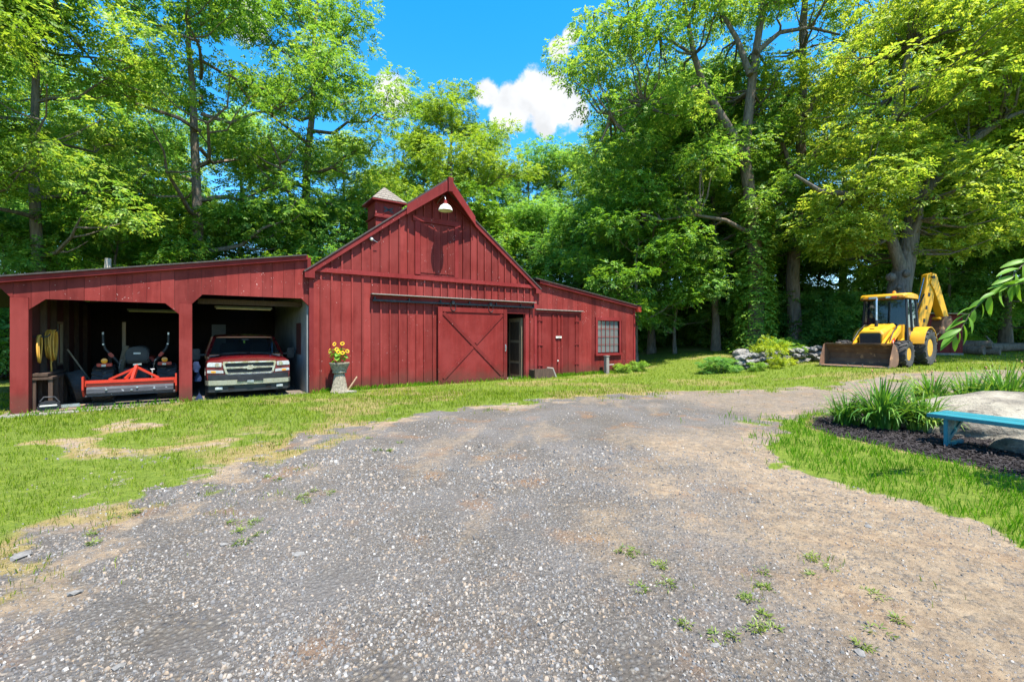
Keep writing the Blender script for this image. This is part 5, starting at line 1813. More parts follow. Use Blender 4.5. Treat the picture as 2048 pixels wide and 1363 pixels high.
# named trees behind the barn
for nm, lab, px, Z, H, Rc, cb, r0, sd_, mt_ in (
        ('leafy_tree', 'tall slim tree with bare straight trunk behind the open garage end', 78, 17.5, 19.5, 5.4, 4.6, .26, 21, 'leaf'),
        ('leafy_tree', 'tall tree with dark leaning trunk rising behind the garage roof', 390, 22.5, 22.5, 6.4, 5.6, .34, 22, 'leaf'),
        ('leafy_tree', 'tallest broad tree with forked limbs behind the junction of garage and barn', 598, 27.0, 24.5, 5.7, 7.0, .40, 23, 'leaf'),
        ('leafy_tree', 'rounded yellow green tree rising above the barn peak', 893, 36.0, 22.5, 5.4, 3.0, .30, 24, 'leaf_yellow')):
    li, cl = auto_tree(sd_, H, Rc, cb, r0, 16 if sd_ != 24 else 26)
    # keep a bare stretch of trunk open on the sunny side
    vd_ = Vector((XA(px, Z), Z)).normalized()
    if sd_ != 24:
        cl = [(c, r) for c, r in cl if not (abs(c.x * vd_.y - c.y * vd_.x) < r + .25 and c.x * vd_.x + c.y * vd_.y < .3 and c.z < H * .62)]
    if sd_ == 22:
        li[0][0][4:] = [p + Vector((-.14 * (i + 1), 0, 0)) for i, p in enumerate(li[0][0][4:])]
    tree_from(nm, lab, li, cl, (XA(px, Z), Z, gz(XA(px, Z), Z)), mt_, 'bark', 48 if sd_ != 24 else 66, seed=sd_)


# hero trees at the edge of the lawn: limbs laid out in metres around the foot
def plane_limb(px0, Z, pts, depth):
    """limb drawn in the upright plane through the foot, pushed sideways in depth along its run"""
    gx, gzz = XA(px0, Z), gz(XA(px0, Z), Z)
    out = []
    for i, (px, py) in enumerate(pts):
        d = depth * i / max(1, len(pts) - 1)
        s = (Z + d) / 890
        out.append(Vector(((px - 1024) * s - gx, d, EYE + (672 - py) * s - gzz)))
    return out


def hero(name, label, px0, Z, limbs_px, ells, mat, barkm, seed, density=60, clear=(), vine=None, drop=()):
    rn = random.Random(seed)
    limbs = []
    for pts, ra, rb, dep in limbs_px:
        p3 = plane_limb(px0, Z, pts, dep)
        n = len(p3)
        limbs.append((p3, [ra + (rb - ra) * i / (n - 1) for i in range(n)]))
    allp = [p for pts, rad in limbs for p in pts[1:]]
    clumps = []
    gx, gzz = XA(px0, Z), gz(XA(px0, Z), Z)
    for px, py, rx, ry, rd, n, dd in ells:
        for _ in range(n):
            while True:
                v = Vector((rn.uniform(-1, 1), rn.uniform(-1, 1), rn.uniform(-1, 1)))
                if .25 < v.length < 1:
                    break
            d = dd + v.y * rd
            s = Z / 890
            p = Vector(((px + v.x * rx - 1024) * s - gx, d, EYE + (672 - (py + v.z * ry)) * s - gzz))
            # keep the bare stretches of trunk open to the front
            qx = px + v.x * rx
            qy = py + v.z * ry
            for (a, b, c, e) in clear:
                if a < qx < b and c < qy < e and d < .5:
                    p.y = abs(d) + 3.4
            if any(a < qx < b and c < qy < e for a, b, c, e in drop):
                continue
            clumps.append((p, rn.uniform(.95, 1.55)))
            q = min(allp, key=lambda w: (w - p).length + max(0, w.z - p.z) * .8)
            pts = limb_pts(rn, q, p, 5, .10, .06)
            limbs.append((pts, [.07, .055, .04, .025, .012]))
    root = tree_from(name, label, limbs, clumps, (gx, Z, gzz), mat, barkm, density, seed=seed, sides=14)
    if vine:
        rg = np.random.default_rng(seed + 5)
        z = rg.uniform(0, 1, vine[0]) ** .8 * vine[1]
        a = rg.uniform(0, 6.28, vine[0])
        rr = rg.uniform(.45, .75, vine[0]) + .5 * np.exp(-z / 1.2)
        tr = limbs[0][0]
        tx = np.interp(z, [p.z for p in tr], [p.x for p in tr])
        C = np.stack([tx + rr * np.cos(a), rr * np.sin(a), z], 1)
        D = np.stack([np.cos(a), np.sin(a), -rg.uniform(.2, .8, len(a))], 1)
        U = np.stack([np.cos(a) * .7, np.sin(a) * .7, np.full(len(a), .7)], 1)
        put('climbing_vine', spray_mesh('climbing_vine', C, D, U, rg.uniform(.2, .35, len(a)), 'leaf_vine', .17, .12, 2, seed), root)
    return root


hero('maple_tree', 'big forked tree with vine covered trunk beside the stone wall', 1510, 24.0, [
    ([(1508, 705), (1512, 600), (1508, 480), (1500, 400), (1488, 310), (1495, 250), (1502, 180), (1512, 100), (1525, 20), (1535, -80)], .42, .13, .4),
    ([(1488, 318), (1466, 270), (1430, 212), (1405, 165), (1388, 110), (1375, 40), (1360, -40)], .26, .08, -1.2),
    ([(1405, 168), (1350, 190), (1290, 205), (1220, 228)], .12, .04, -1.5),
    ([(1512, 105), (1560, 65), (1620, 55), (1680, 70)], .15, .05, 1.0),
    ([(1500, 150), (1475, 80), (1440, 20), (1420, -60)], .17, .06, 1.5),
    ([(1388, 110), (1320, 70), (1250, 40), (1190, 20)], .10, .03, .5),
    ([(1507, 470), (1450, 440), (1390, 430), (1320, 440)], .13, .04, -1.5)],
    [(1390, 110, 245, 215, 5, 82, 0), (1300, 300, 150, 110, 4, 30, 0), (1440, 430, 200, 90, 4, 22, 1.8), (1480, -60, 220, 100, 5, 22, 0), (1210, 130, 80, 80, 2, 10, 0)], 'leaf', 'bark', 31, 46,
    [(1410, 1570, 60, 400), (1545, 1690, 90, 390)], (1500, 8.2))
hero('hickory_tree', 'tall straight tree with pale ridged trunk forking high beside the vine covered one', 1595, 26.0, [
    ([(1592, 700), (1585, 560), (1590, 470), (1597, 380), (1603, 330), (1600, 250), (1608, 170), (1605, 100), (1612, -40)], .38, .15, .3),
    ([(1592, 375), (1570, 300), (1545, 245), (1510, 228)], .14, .05, -.8),
    ([(1605, 345), (1650, 280), (1690, 252), (1760, 235)], .15, .05, -1.0),
    ([(1608, 235), (1650, 170), (1718, 90), (1765, 30), (1790, -50)], .20, .07, 1.0),
    ([(1588, 470), (1650, 430), (1720, 410)], .1, .03, -1)],
    [(1640, 120, 170, 190, 5, 58, 0), (1640, 380, 170, 110, 4, 34, .8), (1690, -60, 160, 90, 4, 16, 0)], 'leaf_yellow', 'bark', 32, 44,
    [(1540, 1700, 90, 400)], None)
hero('old_beech_tree', 'old grey tree with thick burled trunk and twisted limbs behind the backhoe', 1792, 20.5, [
    ([(1785, 705), (1790, 640), (1798, 580), (1806, 540), (1815, 500), (1824, 450), (1832, 400), (1822, 345), (1795, 305), (1785, 262), (1800, 180), (1820, 90)], .54, .09, .3),
    ([(1805, 548), (1782, 475), (1760, 420), (1700, 388), (1640, 382), (1590, 350)], .26, .05, -1.2),
    ([(1830, 405), (1880, 345), (1935, 290), (2000, 242), (2070, 215)], .27, .08, -.8),
    ([(1945, 283), (1995, 215), (2008, 140), (2030, 60)], .14, .04, .4),
    ([(1822, 470), (1838, 440), (1842, 400)], .2, .09, -.5),
    ([(1834, 395), (1900, 310), (1950, 220), (1960, 120)], .2, .06, 1.5)],
    [(1830, 130, 190, 190, 5, 62, .5), (1970, 180, 130, 190, 4, 42, 0), (1730, 330, 120, 80, 3, 22, .5), (1900, 440, 130, 70, 3, 18, .2), (1790, 440, 60, 25, 1, 5, -1.2), (1660, 470, 90, 50, 2, 10, .5), (1700, 395, 70, 30, 1.5, 9, -.9), (1860, 370, 60, 50, 2, 7, -1.2), (1960, -40, 200, 80, 4, 16, 0)], 'leaf_yellow', 'bark_grey', 33, 44,
    [(1745, 1870, 430, 620)], None, [(1540, 1690, 90, 390)])
bt = bpy.data.objects['old_beech_tree']
for px, py, r_ in ((1787, 553, .21), (1819, 546, .17), (1803, 574, .12)):
    s_ = 20.0 / 890
    MB().lathe([(0, -r_), (r_ * .7, -r_ * .7), (r_, 0), (r_ * .75, r_ * .6), (0, r_)], 12, ((px - 1024) * s_ - bt.location.x, -.36, EYE + (672 - py) * s_ - bt.location.z)).build('burl', 'bark_grey', bt, smooth=60)

# source trees of the woods, used again and again
srcs = []
for sd_, H, Rc, cb, r0, mt_ in ((41, 21, 5.8, 5.0, .30, 'leaf'), (42, 20, 5.2, 3.5, .28, 'leaf_deep'), (43, 22, 6.4, 5.5, .34, 'leaf_yellow'), (44, 9.5, 3.8, 1.6, .13, 'leaf_vine'), (45, 10.5, 4.2, 1.4, .15, 'leaf_deep')):
    li, cl = auto_tree(sd_, H, Rc, cb, r0, 16 if H > 15 else 12)
    srcs.append((tree_from('woodland_tree', 'leafy tree in the woods behind the barn', li, cl, (0, 0, 0), mt_, 'bark', 52 if H > 15 else 78, .19 if H > 15 else .17, .08, seed=sd_), H))
placed = [False] * 5


def plant(px, Z, kind, H, label, group, rz=None):
    src, H0 = srcs[kind]
    x = XA(px, Z)
    loc = (x, Z, gz(x, Z))
    rz = random.uniform(0, 6.28) if rz is None else rz
    if not placed[kind]:
        placed[kind] = True
        src.location = loc
        src.rotation_euler = (0, 0, rz)
        src.scale = (H / H0,) * 3
        src['label'] = label
        src['group'] = group
        return src
    return dup(src, loc, rz, H / H0, label, group)


LB = 'leafy green tree standing in the woods behind the barn and garage'
LE = 'leafy green tree standing in the woods beyond the stone wall and backhoe'
LU = 'small low branched tree growing under the taller woods'
GU = 'small trees growing under the tall woods'
for px, Z, k, H in ((-210, 14, 2, 18), (240, 28, 1, 19), (-20, 27, 0, 22), (480, 33, 1, 19), (300, 36, 0, 20), (150, 38, 2, 21), (690, 38, 0, 19),
                    (770, 46, 1, 20), (985, 45, 1, 19.5), (1055, 42, 1, 20.5), (1120, 45, 0, 21), (1185, 41, 1, 20), (840, 50, 0, 24), (-60, 36, 1, 24)):
    plant(px, Z, k, H, LB, BEHIND)
for px, Z, k, H in ((1245, 38, 0, 21), (1303, 29, 0, 17), (1432, 26.5, 0, 17), (1330, 36, 1, 22), (1420, 38, 0, 24), (1690, 34, 1, 24), (1560, 42, 0, 21), (1800, 40, 2, 21), (1905, 31, 1, 22), (2010, 27, 0, 20), (2110, 24, 2, 20), (2230, 20, 0, 19),
                    (1990, 40, 1, 22), (1470, 48, 1, 22), (1300, 50, 2, 22)):
    plant(px, Z, k, H, LE, EDGE)
for px, Z, k, H in ((1272, 24.5, 3, 9.5), (1350, 27, 4, 8.5), (1425, 29, 4, 8), (1470, 31, 3, 9.5), (1560, 31, 4, 9), (1640, 30, 4, 8.5), (1715, 29, 4, 9), (1900, 26, 4, 8.5), (1965, 29, 3, 9.5), (2050, 26, 4, 9), (1850, 30, 3, 9),
                    (450, 24, 3, 9), (560, 26, 4, 10), (230, 20.5, 3, 8.5), (130, 22, 4, 8), (690, 29, 4, 11), (960, 34, 3, 12), (1080, 34, 4, 11.5), (1165, 32, 4, 11), (780, 33, 4, 11.5), (10, 18, 4, 7), (330, 27, 4, 9.5), (1230, 33, 4, 10), (860, 33, 3, 11)):
    plant(px, Z, k, H, LU, GU)

# bushes and ferns along the edge of the woods
bsrc = []
for sd_, mt_ in ((51, 'leaf_deep'), (52, 'leaf_vine'), (53, 'leaf_gold')):
    root = thing('bush', 'bush', 'bush')
    rg = np.random.default_rng(sd_)
    cl = bush_clumps(sd_, 2.3, 1.5, 26)
    C, D, U = clump_sprays(rg, cl, 200, .75)
    C[:, 2] = np.abs(C[:, 2])
    put('foliage', spray_mesh('foliage', C, D, U, rg.uniform(.25, .5, len(C)), mt_, .20, .075, 3, sd_), root)
    m = MB()
    rn = random.Random(sd_)
    for c, r in cl:
        m.tube(limb_pts(rn, (c.x * .2, c.y * .2, -.05), c, 4), [.025, .02, .014, .006], 5)
    m.build('stems', 'bark', root)
    bsrc.append(root)
bused = [False] * 3


def bush(x, y, kind, sc, label, group=None):
    loc = (x, y, gz(x, y))
    src = bsrc[kind]
    if not bused[kind]:
        bused[kind] = True
        src.location = loc
        src.scale = sc if hasattr(sc, '__len__') else (sc,) * 3
        src['label'] = label
        if group:
            src['group'] = group
        return src
    b = dup(src, loc, random.uniform(0, 6.28), sc, label, group)
    return b


bush(11.0, 18.95, 2, (.40, .34, .50), 'bright golden green bush growing over the stone wall')
bush(10.75, 18.0, 2, (.17, .16, .22), 'small golden green bush in front of the stone wall')
bush(9.75, 17.7, 1, (.17, .15, .15), 'low fresh green bush at the front of the stone wall')
bush(8.5, 18.2, 0, (.42, .34, .24), 'dark leafy bush at the barn end of the stone wall')
bush(12.4, 20.2, 1, (.5, .45, .42), 'green bush behind the stone wall next to the loader bucket')
bush(*B(12.55, -.45).xy, 1, (.19, .19, .17), 'small rounded bush beside the white post under the window')
bush(*B(13.75, -.35).xy, 1, (.2, .19, .2), 'small rounded bush at the far corner of the barn')
bush(24.6, 25.6, 1, (.85, .75, .52), 'arching ferny bush growing beside the log pile')
bush(26.0, 27.0, 1, (.8, .75, .5), 'arching ferny bush between log pile and woods')
for px, Z, k, s_ in ((1290, 33, 0, 1.0), (1335, 34, 1, .8), (1380, 33, 0, 1.2), (1420, 32, 0, 1.1), (1460, 30, 0, 1.2), (1500, 28, 1, 1.1), (1550, 28, 0, 1.3), (1600, 27, 0, 1.2), (1650, 26, 0, 1.3), (1700, 26, 0, 1.2),
                     (1750, 27, 0, 1.3), (1820, 28, 0, 1.3), (1870, 29, 0, 1.3), (1920, 30, 1, 1.1), (1970, 31, 0, 1.4), (2020, 31, 0, 1.3), (2070, 30, 0, 1.4), (1310, 42, 0, 1.6), (1400, 42, 0, 1.6), (1490, 40, 0, 1.7), (1580, 40, 0, 1.7), (1680, 38, 0, 1.7), (1800, 38, 0, 1.8), (1900, 40, 0, 1.8), (2000, 40, 0, 1.8)):
    bush(XA(px, Z), Z, k, s_, 'dark undergrowth bush at the foot of the woods beyond the lawn', 'undergrowth bushes along the woods')
for px, Z, s_ in ((-30, 17, 1.1), (8, 20, 1.1), (-70, 20, 1.2), (40, 24, 1.6), (0, 28, 1.8)):
    bush(XA(px, Z), Z, 0, s_, 'dark undergrowth bush seen through the open end of the garage', 'undergrowth bushes behind the garage')
# dead stem standing behind the garage roof
sn = thing('dead_stem', 'pale broken dead stem standing up behind the garage roof', 'dead tree', (XA(208, 16.5), 16.5, gz(XA(208, 16.5), 16.5)), 0)
MB().tube([(0, 0, -.1), (.05, 0, 2.2), (.16, 0, 4.6)], [.16, .13, .10], 10, jit=.08, rnd=random.Random(2)).build('stem', 'bark_pale', sn, smooth=60)
MB().tube([(.05, 0, 2.8), (-.3, -.1, 3.2)], [.05, .02], 6).build('branch_stub', 'bark_pale', sn, smooth=60)


# ---------------------------------------------------------------- grass, weeds, gravel, mulch
def blades(name, label, n, ylo, yhi, mat, want, hgt, wid, seed, xr=1.32, tilt=.5, ypow=1.0):
    rg = np.random.default_rng(seed)
    y = ylo + (yhi - ylo) * rg.uniform(0, 1, n) ** ypow
    x = rg.uniform(-1, 1, n) * xr * y
    g, tan, mul, dry, dd, bd = cover(x, y)
    s, d = barn_sd(x, y)
    hit = (s > -5.9) & (s < 13.95) & (d > -.06)
    tuft = fbm(x * 7, y * 7, 300 + seed)
    p = want(x, y, g, dry) * sstep(.25, .6, tuft)
    keep = (rg.uniform(0, 1, n) < p) & ~hit
    x, y, tuft = x[keep], y[keep], tuft[keep]
    n = len(x)
    z = ground(x, y)
    a = rg.uniform(0, 6.283, n)
    far = np.clip(y / 6.0, .8, 2.6)
    h = hgt * rg.uniform(.5, 1.25, n) * (.7 + .7 * tuft) * np.clip(far, .9, 1.5)
    w = wid * rg.uniform(.7, 1.3, n) * far
    bx, by = np.cos(a) * w / 2, np.sin(a) * w / 2
    la = rg.uniform(0, 6.283, n)
    lt = rg.uniform(.1, tilt, n) * h
    V = np.zeros((n, 4, 3))
    V[:, 0] = np.stack([x - bx, y - by, z - .005], 1)
    V[:, 1] = np.stack([x + bx, y + by, z - .005], 1)
    V[:, 2] = np.stack([x + bx * .5 + np.cos(la) * lt * .4, y + by * .5 + np.sin(la) * lt * .4, z + h * .65], 1)
    V[:, 3] = np.stack([x + np.cos(la) * lt, y + np.sin(la) * lt, z + h], 1)
    me = raw_mesh(name, V.reshape(-1, 3), np.arange(n * 4).reshape(-1, 4), mat)
    o = put(name, me)
    o['kind'] = 'stuff'
    tag(o, label, 'grass')
    return o


def is_r(x, y):
    return (x > 3.0) & (y < 9.2)


blades('lush_grass', 'lush green mown grass between the drive and the mulch bed', 120000, 2.4, 9.2, 'grass_lush', lambda x, y, g, dry: np.where(is_r(x, y), g * (1 - dry * .8), 0), .075, .0065, 1, 1.32)
blades('yard_grass', 'patchy yellow green grass in front of the garage and barn', 170000, 2.6, 13.0, 'grass', lambda x, y, g, dry: np.where(is_r(x, y), 0, g * (1 - dry * .45)), .044, .006, 2, 1.34)
blades('dry_grass', 'dry straw coloured grass mixed into the worn yard', 90000, 2.6, 15.0, 'grass_dry', lambda x, y, g, dry: np.clip(g * dry * .7 + .05 * g, 0, 1), .045, .0055, 3, 1.34)
blades('lawn_grass', 'short sunlit lawn along the barn front and around the backhoe', 120000, 11.0, 26.0, 'grass', lambda x, y, g, dry: np.where(x > -4, g * (1 - dry * .3), 0), .05, .0055, 4, 1.2)


def wall_fringe():
    """taller unmown blades against the foot of the barn"""
    rg = np.random.default_rng(9)
    n = 5200
    s = rg.uniform(-5.9, 14.2, n)
    d = -np.abs(rg.normal(0, .07, n)) - .08
    keep = ((s > .3) & (s < 3.9)) | (s > 7.8) | ((rg.uniform(0, 1, n) < .35) & ((s < -2.6) | (s > 0)))
    s, d = s[keep], d[keep]
    n = len(s)
    x = BO.x + BU.x * s + BN.x * d
    y = BO.y + BU.y * s + BN.y * d
    z = ground(x, y)
    h = rg.uniform(.05, .17, n)
    a = rg.uniform(0, 6.28, n)
    w = .010
    lx, ly = rg.normal(0, .04, n), rg.normal(0, .04, n)
    V = np.zeros((n, 4, 3))
    V[:, 0] = np.stack([x - np.cos(a) * w, y - np.sin(a) * w, z - .01], 1)
    V[:, 1] = np.stack([x + np.cos(a) * w, y + np.sin(a) * w, z - .01], 1)
    V[:, 2] = np.stack([x + np.cos(a) * w * .5 + lx * .4, y + np.sin(a) * w * .5 + ly * .4, z + h * .6], 1)
    V[:, 3] = np.stack([x + lx, y + ly, z + h], 1)
    o = put('fringe_grass', raw_mesh('fringe_grass', V.reshape(-1, 3), np.arange(n * 4).reshape(-1, 4), 'grass_lush'))
    o['kind'] = 'stuff'
    tag(o, 'unmown grass growing along the foot of the barn wall', 'grass')


wall_fringe()


def weeds():
    """flat rosettes of green weeds in the gravel"""
    rg = np.random.default_rng(12)
    n = 620
    c = rg.uniform(-1, 1, (28, 2)) * np.array([.75, .6]) + np.array([1.55, 2.75])
    c2 = np.stack([rg.uniform(-3.6, -1.6, 70), rg.uniform(3.4, 7.5, 70)], 1)
    c = np.concatenate([c, c2])
    keep = fbm(c[:, 0] * 1.8, c[:, 1] * 1.8, 71) > .50
    c = c[keep]
    k = rg.integers(0, len(c), n)
    siz = (rg.uniform(.02, .06, len(c)))[k]
    r = np.abs(rg.normal(0, .6, n)) * siz
    a = rg.uniform(0, 6.28, n)
    x, y = c[k, 0] + r * np.cos(a), c[k, 1] + r * np.sin(a)
    z = ground(x, y) + .004
    C = np.stack([x, y, z], 1)
    D = np.stack([np.cos(a), np.sin(a), rg.uniform(.1, 1.1, n)], 1)
    U = np.stack([-np.cos(a) * .5, -np.sin(a) * .5, np.ones(n)], 1) + rg.normal(0, .2, (n, 3))
    me = spray_mesh('weeds', C, D, U, rg.uniform(.012, .03, n), 'weed', .034, .008, 1, 12, .1)
    o = put('weeds', me)
    o['kind'] = 'stuff'
    tag(o, 'low green weeds growing through the gravel of the drive', 'weeds')


weeds()


def pebbles(name, n, ylo, yhi, smin, smax, seed, xr=1.3, dens=None):
    rg = np.random.default_rng(seed)
    y = ylo * (yhi / ylo) ** rg.uniform(0, 1, n)
    x = rg.uniform(-1, 1, n) * xr * y
    g, tan, mul, dry, dd, bd = cover(x, y)
    pr = np.clip((1 - g) * (1 - mul) * (1 - tan * .6), 0, 1) * sstep(.2, .55, fbm(x * 1.7, y * 1.7, 200 + seed))
    s, d = barn_sd(x, y)
    keep = (rg.uniform(0, 1, n) < pr) & (d < -.3)
    x, y = x[keep], y[keep]
    n = len(x)
    z = ground(x, y)
    sz = smin * (smax / smin) ** (rg.uniform(0, 1, n) ** 2.6) * np.clip(y / 4, .8, 2.0)
    el = rg.uniform(.55, 1.0, n)
    th = rg.uniform(.28, .6, n)
    rot = rg.uniform(0, 6.28, n)
    tx, ty = rg.normal(0, .22, n), rg.normal(0, .22, n)
    sz = sz * (1 - .45 * np.clip(cover(x, y)[1], 0, 1))
    K = 5
    V = np.zeros((n, 2 * K + 1, 3))
    for k in range(K):
        t = 2 * math.pi * k / K
        for ring, (rf, zf) in enumerate(((1.0, .0), (.66, .8))):
            j = rg.uniform(.78, 1.15, n)
            lx = np.cos(t) * sz * .5 * rf * j
            ly = np.sin(t) * sz * .5 * rf * j * el
            X = lx * np.cos(rot) - ly * np.sin(rot)
            Y = lx * np.sin(rot) + ly * np.cos(rot)
            V[:, ring * K + k] = np.stack([x + X, y + Y, z - sz * .06 + zf * sz * th + X * tx + Y * ty], 1)
    V[:, 2 * K] = np.stack([x, y, z + sz * th * .92 - sz * .05], 1)
    tri = []
    for k in range(K):
        k2 = (k + 1) % K
        tri += [(k, k2, K + k2), (k, K + k2, K + k), (K + k, K + k2, 2 * K)]
    tri = np.array(tri)
    F = (np.arange(n)[:, None, None] * (2 * K + 1) + tri[None]).reshape(-1, 3)
    me = raw_mesh(name, V.reshape(-1, 3), F, 'gravel', True)
    me.set_sharp_from_angle(angle=R(50))
    o = put(name, me)
    o['kind'] = 'stuff'
    tag(o, 'loose grey and tan gravel stones covering the drive' if seed == 1 else 'fine loose gravel spread over the trodden drive', 'gravel')


pebbles('gravel_stones', 105000, 1.9, 6.5, .008, .042, 1)
pebbles('fine_gravel', 26000, 3.0, 13.5, .010, .026, 2)
# single larger stones
rn = random.Random(77)
big = [rock_mesh('loose_stone', 300 + k, 'loose_stone', 1) for k in range(4)]
for k, (x, y, s_) in enumerate(((-3.55, 3.22, .07), (-1.56, 3.25, .05), (-1.12, 2.33, .03), (-2.7, 2.75, .045), (.28, 2.5, .03), (1.05, 2.30, .03), (1.75, 2.24, .035), (-2.2, 3.4, .035), (3.0, 3.75, .035), (-1.9, 2.15, .035))):
    o = put('loose_stone', big[k % 4], None, (x, y, gz(x, y) + s_ * .12), (rn.uniform(-.2, .2), rn.uniform(-.2, .2), rn.uniform(0, 6)))
    o.scale = (s_, s_ * rn.uniform(.6, .9), s_ * .38)
    tag(o, 'larger flat stone lying loose on the gravel drive', 'stone', 'larger loose stones on the drive')


def mulch():
    rg = np.random.default_rng(31)
    n = 26000
    x = rg.uniform(5.0, 10.5, n)
    y = rg.uniform(3.8, 9.4, n)
    bd = poly_sd(BED, x, y)
    keep = (bd < .05 + rg.normal(0, .05, n)) & (x < y * 1.45)
    x, y = x[keep], y[keep]
    n = len(x)
    z = ground(x, y) + rg.uniform(0, .03, n)
    a = rg.uniform(0, 6.28, n)
    l, w = rg.uniform(.025, .075, n), rg.uniform(.006, .016, n)
    e = rg.normal(0, .35, n)
    dx, dy, dz = np.cos(a) * l / 2, np.sin(a) * l / 2, e * l / 2
    px, py = -np.sin(a) * w / 2, np.cos(a) * w / 2
    V = np.zeros((n, 4, 3))
    V[:, 0] = np.stack([x - dx - px, y - dy - py, z - dz], 1)
    V[:, 1] = np.stack([x + dx - px, y + dy - py, z + dz], 1)
    V[:, 2] = np.stack([x + dx + px, y + dy + py, z + dz + w * .4], 1)
    V[:, 3] = np.stack([x - dx + px, y - dy + py, z - dz + w * .4], 1)
    o = put('mulch', raw_mesh('mulch', V.reshape(-1, 3), np.arange(n * 4).reshape(-1, 4), 'mulch'))
    o['kind'] = 'stuff'
    tag(o, 'black shredded bark mulch in the bed around the bench', 'mulch')


mulch()


# ---------------------------------------------------------------- daylilies
def lily_mesh(seed, nb, hmin, hmax):
    rn = random.Random(seed)
    V, F = [], []
    SEG = 6
    for b in range(nb):
        a = rn.uniform(0, 6.28)
        r0 = rn.uniform(0, .22)
        L = rn.uniform(hmin, hmax)
        lean = rn.uniform(.15, 1.25)
        w = rn.uniform(.015, .027)
        bx, by = r0 * math.cos(a + rn.uniform(-1, 1)), r0 * math.sin(a + rn.uniform(-1, 1))
        dx, dy = math.cos(a), math.sin(a)
        o = len(V)
        p = Vector((bx, by, 0))
        ang = R(88) - lean * .12
        for i in range(SEG + 1):
            t = i / SEG
            ww = w * (1 - t ** 2.2) + .0015
            sx, sy = -dy * ww, dx * ww
            V += [(p.x - sx, p.y - sy, p.z), (p.x, p.y, p.z - ww * .5), (p.x + sx, p.y + sy, p.z)]
            ang -= lean * .33 * (.5 + 1.3 * t)
            st = L / SEG
            p = p + Vector((dx * math.cos(ang), dy * math.cos(ang), math.sin(ang))) * st
        for i in range(SEG):
            k = o + i * 3
            F += [(k, k + 1, k + 4, k + 3), (k + 1, k + 2, k + 5, k + 4)]
    return raw_mesh('blades', np.array(V), np.array(F), 'lily')


def lily(x, y, mesh, sc, label, seed, group=None):
    root = thing('daylily', label, 'daylily', (x, y, gz(x, y)), random.Random(seed).uniform(0, 6), group)
    o = put('blades', mesh, root)
    o['kind'] = 'stuff'
    rn = random.Random(seed)
    for k in range(4):
        a = rn.uniform(0, 6.28)
        h = rn.uniform(.75, 1.0)
        st = MB().tube([(0, 0, 0), (.08 * math.cos(a), .08 * math.sin(a), h * .6), (.2 * math.cos(a), .2 * math.sin(a), h)], [.006, .005, .003], 5).build('flower_stalk', 'lily', root)
        MB().lathe([(0, -.03), (.012, -.01), (.014, .01), (0, .035)], 6, (.2 * math.cos(a), .2 * math.sin(a), h + .02)).build('bud', 'grass_dry' if k else 'terracotta', st)
    root.scale = (sc,) * 3
    return root


LM = [lily_mesh(61, 230, .55, 1.05), lily_mesh(62, 170, .5, .95)]
lily(6.45, 7.75, LM[0], 1.0, 'large arching green daylily clump at the tip of the mulch bed', 1)
lily(6.95, 7.55, LM[1], .85, 'green daylily clump between the tip clump and the boulder', 2)
lily(6.05, 8.05, LM[1], .7, 'small daylily clump at the drive side of the mulch bed', 3)
for k, (x, y, s_) in enumerate(((8.9, 9.45, .95), (9.5, 9.2, 1.05), (10.1, 9.1, 1.15), (10.7, 9.0, 1.15), (11.3, 9.2, 1.1), (10.3, 9.65, 1.0), (11.9, 9.0, 1.1))):
    lily(x, y, LM[k % 2], s_, 'green daylily clump behind the boulder', 10 + k, 'daylilies behind the boulder')


# ---------------------------------------------------------------- young tree whose leafy twig hangs in from the right
yt = thing('young_tree', 'young tree with long pointed leaves hanging over the bed from the side', 'tree', (7.2, 3.9, gz(7.2, 3.9)), 0)
base = Vector((7.2, 3.9, gz(7.2, 3.9)))


def yp(px, py, Z):
    return Vector(((px - 1024) / 890 * Z, Z, EYE + (672 - py) / 890 * Z)) - base


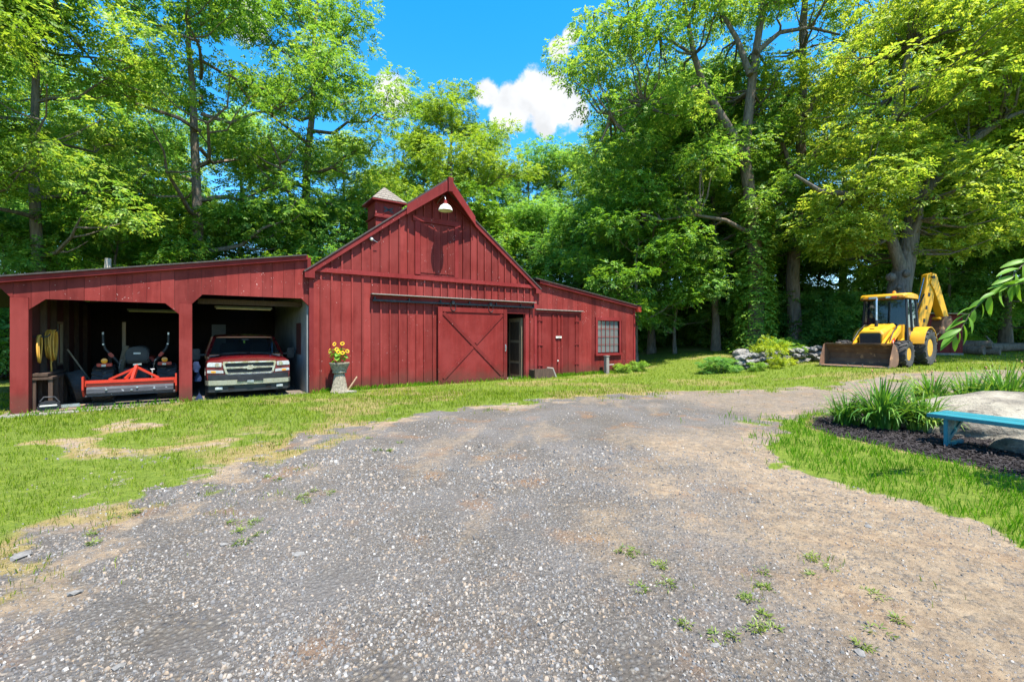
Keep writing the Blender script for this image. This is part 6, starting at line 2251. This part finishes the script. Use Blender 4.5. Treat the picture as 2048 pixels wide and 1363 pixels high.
tw1 = [Vector((0.1, 0, 2.3)), Vector((-.45, .2, 2.45)), yp(2090, 545, 4.5), yp(2048, 565, 4.52), yp(2017, 572, 4.55), yp(1970, 597, 4.6), yp(1941, 625, 4.62), yp(1922, 657, 4.62), yp(1907, 676, 4.62)]
tw2 = [Vector((0.05, 0, 2.5)), Vector((-.5, .25, 2.65)), yp(2085, 500, 4.6), yp(2055, 520, 4.6), yp(2030, 545, 4.6), yp(2018, 568, 4.57)]
m = MB()
m.tube([(0, 0, -.1), (.05, .02, 1.2), (.02, 0, 2.4), (.1, -.1, 3.4)], [.06, .05, .035, .015], 9)
m.tube(tw1, [.02, .014, .008, .006, .005, .005, .004, .003, .002], 6)
m.tube(tw2, [.02, .014, .007, .006, .005, .003], 6)
m.build('trunk', 'bark', yt, smooth=60)
lf = MB()
for i in range(7):
    t = i / 6
    w = .024 * math.sin(math.pi * min(1, t * .92 + .06)) ** .8
    z = -.05 * t * t
    lf.v += [(t * .17, -w, z + w * .35), (t * .17, 0, z), (t * .17, w, z + w * .35)]
for i in range(6):
    k = i * 3
    lf.f += [(k, k + 3, k + 4, k + 1), (k + 1, k + 4, k + 5, k + 2)]
lf_me = lf.mesh('leaf', 'leaf_vine', smooth=60)
rn = random.Random(19)


def twig_leaves(pts, t0, n, sc):
    for k in range(n):
        t = t0 + (len(pts) - 1.001 - t0) * k / (n - 1)
        i = int(t)
        p = pts[i].lerp(pts[i + 1], t - i)
        d = (pts[i + 1] - pts[i]).normalized()
        side = d.cross(Vector((0, -1, .3))).normalized() * (1 if k % 2 else -1)
        v = (d * rn.uniform(.5, .9) + side * rn.uniform(.5, 1.0) + Vector((0, rn.uniform(-.4, .2), -rn.uniform(.1, .6)))).normalized()
        q = v.to_track_quat('X', 'Z')
        o = put('leaf', lf_me, yt, p)
        o.rotation_mode = 'QUATERNION'
        o.rotation_quaternion = q @ Quaternion((1, 0, 0), rn.uniform(-1.0, 1.0))
        o.scale = (rn.uniform(.85, 1.25) * sc,) * 3


twig_leaves(tw1, 2.3, 24, 1.08)
twig_leaves(tw2, 2.0, 10, 1.25)
rg = np.random.default_rng(70)
cl = [(Vector((rg.uniform(-1.3, .8), rg.uniform(-.9, .3), rg.uniform(2.3, 3.6))), rg.uniform(.3, .5)) for _ in range(12)]
C, D, U = clump_sprays(rg, cl, 260, .8)
put('crown', spray_mesh('crown', C, D, U, rg.uniform(.12, .25, len(C)), 'leaf_vine', .14, .045, 2, 70), yt)
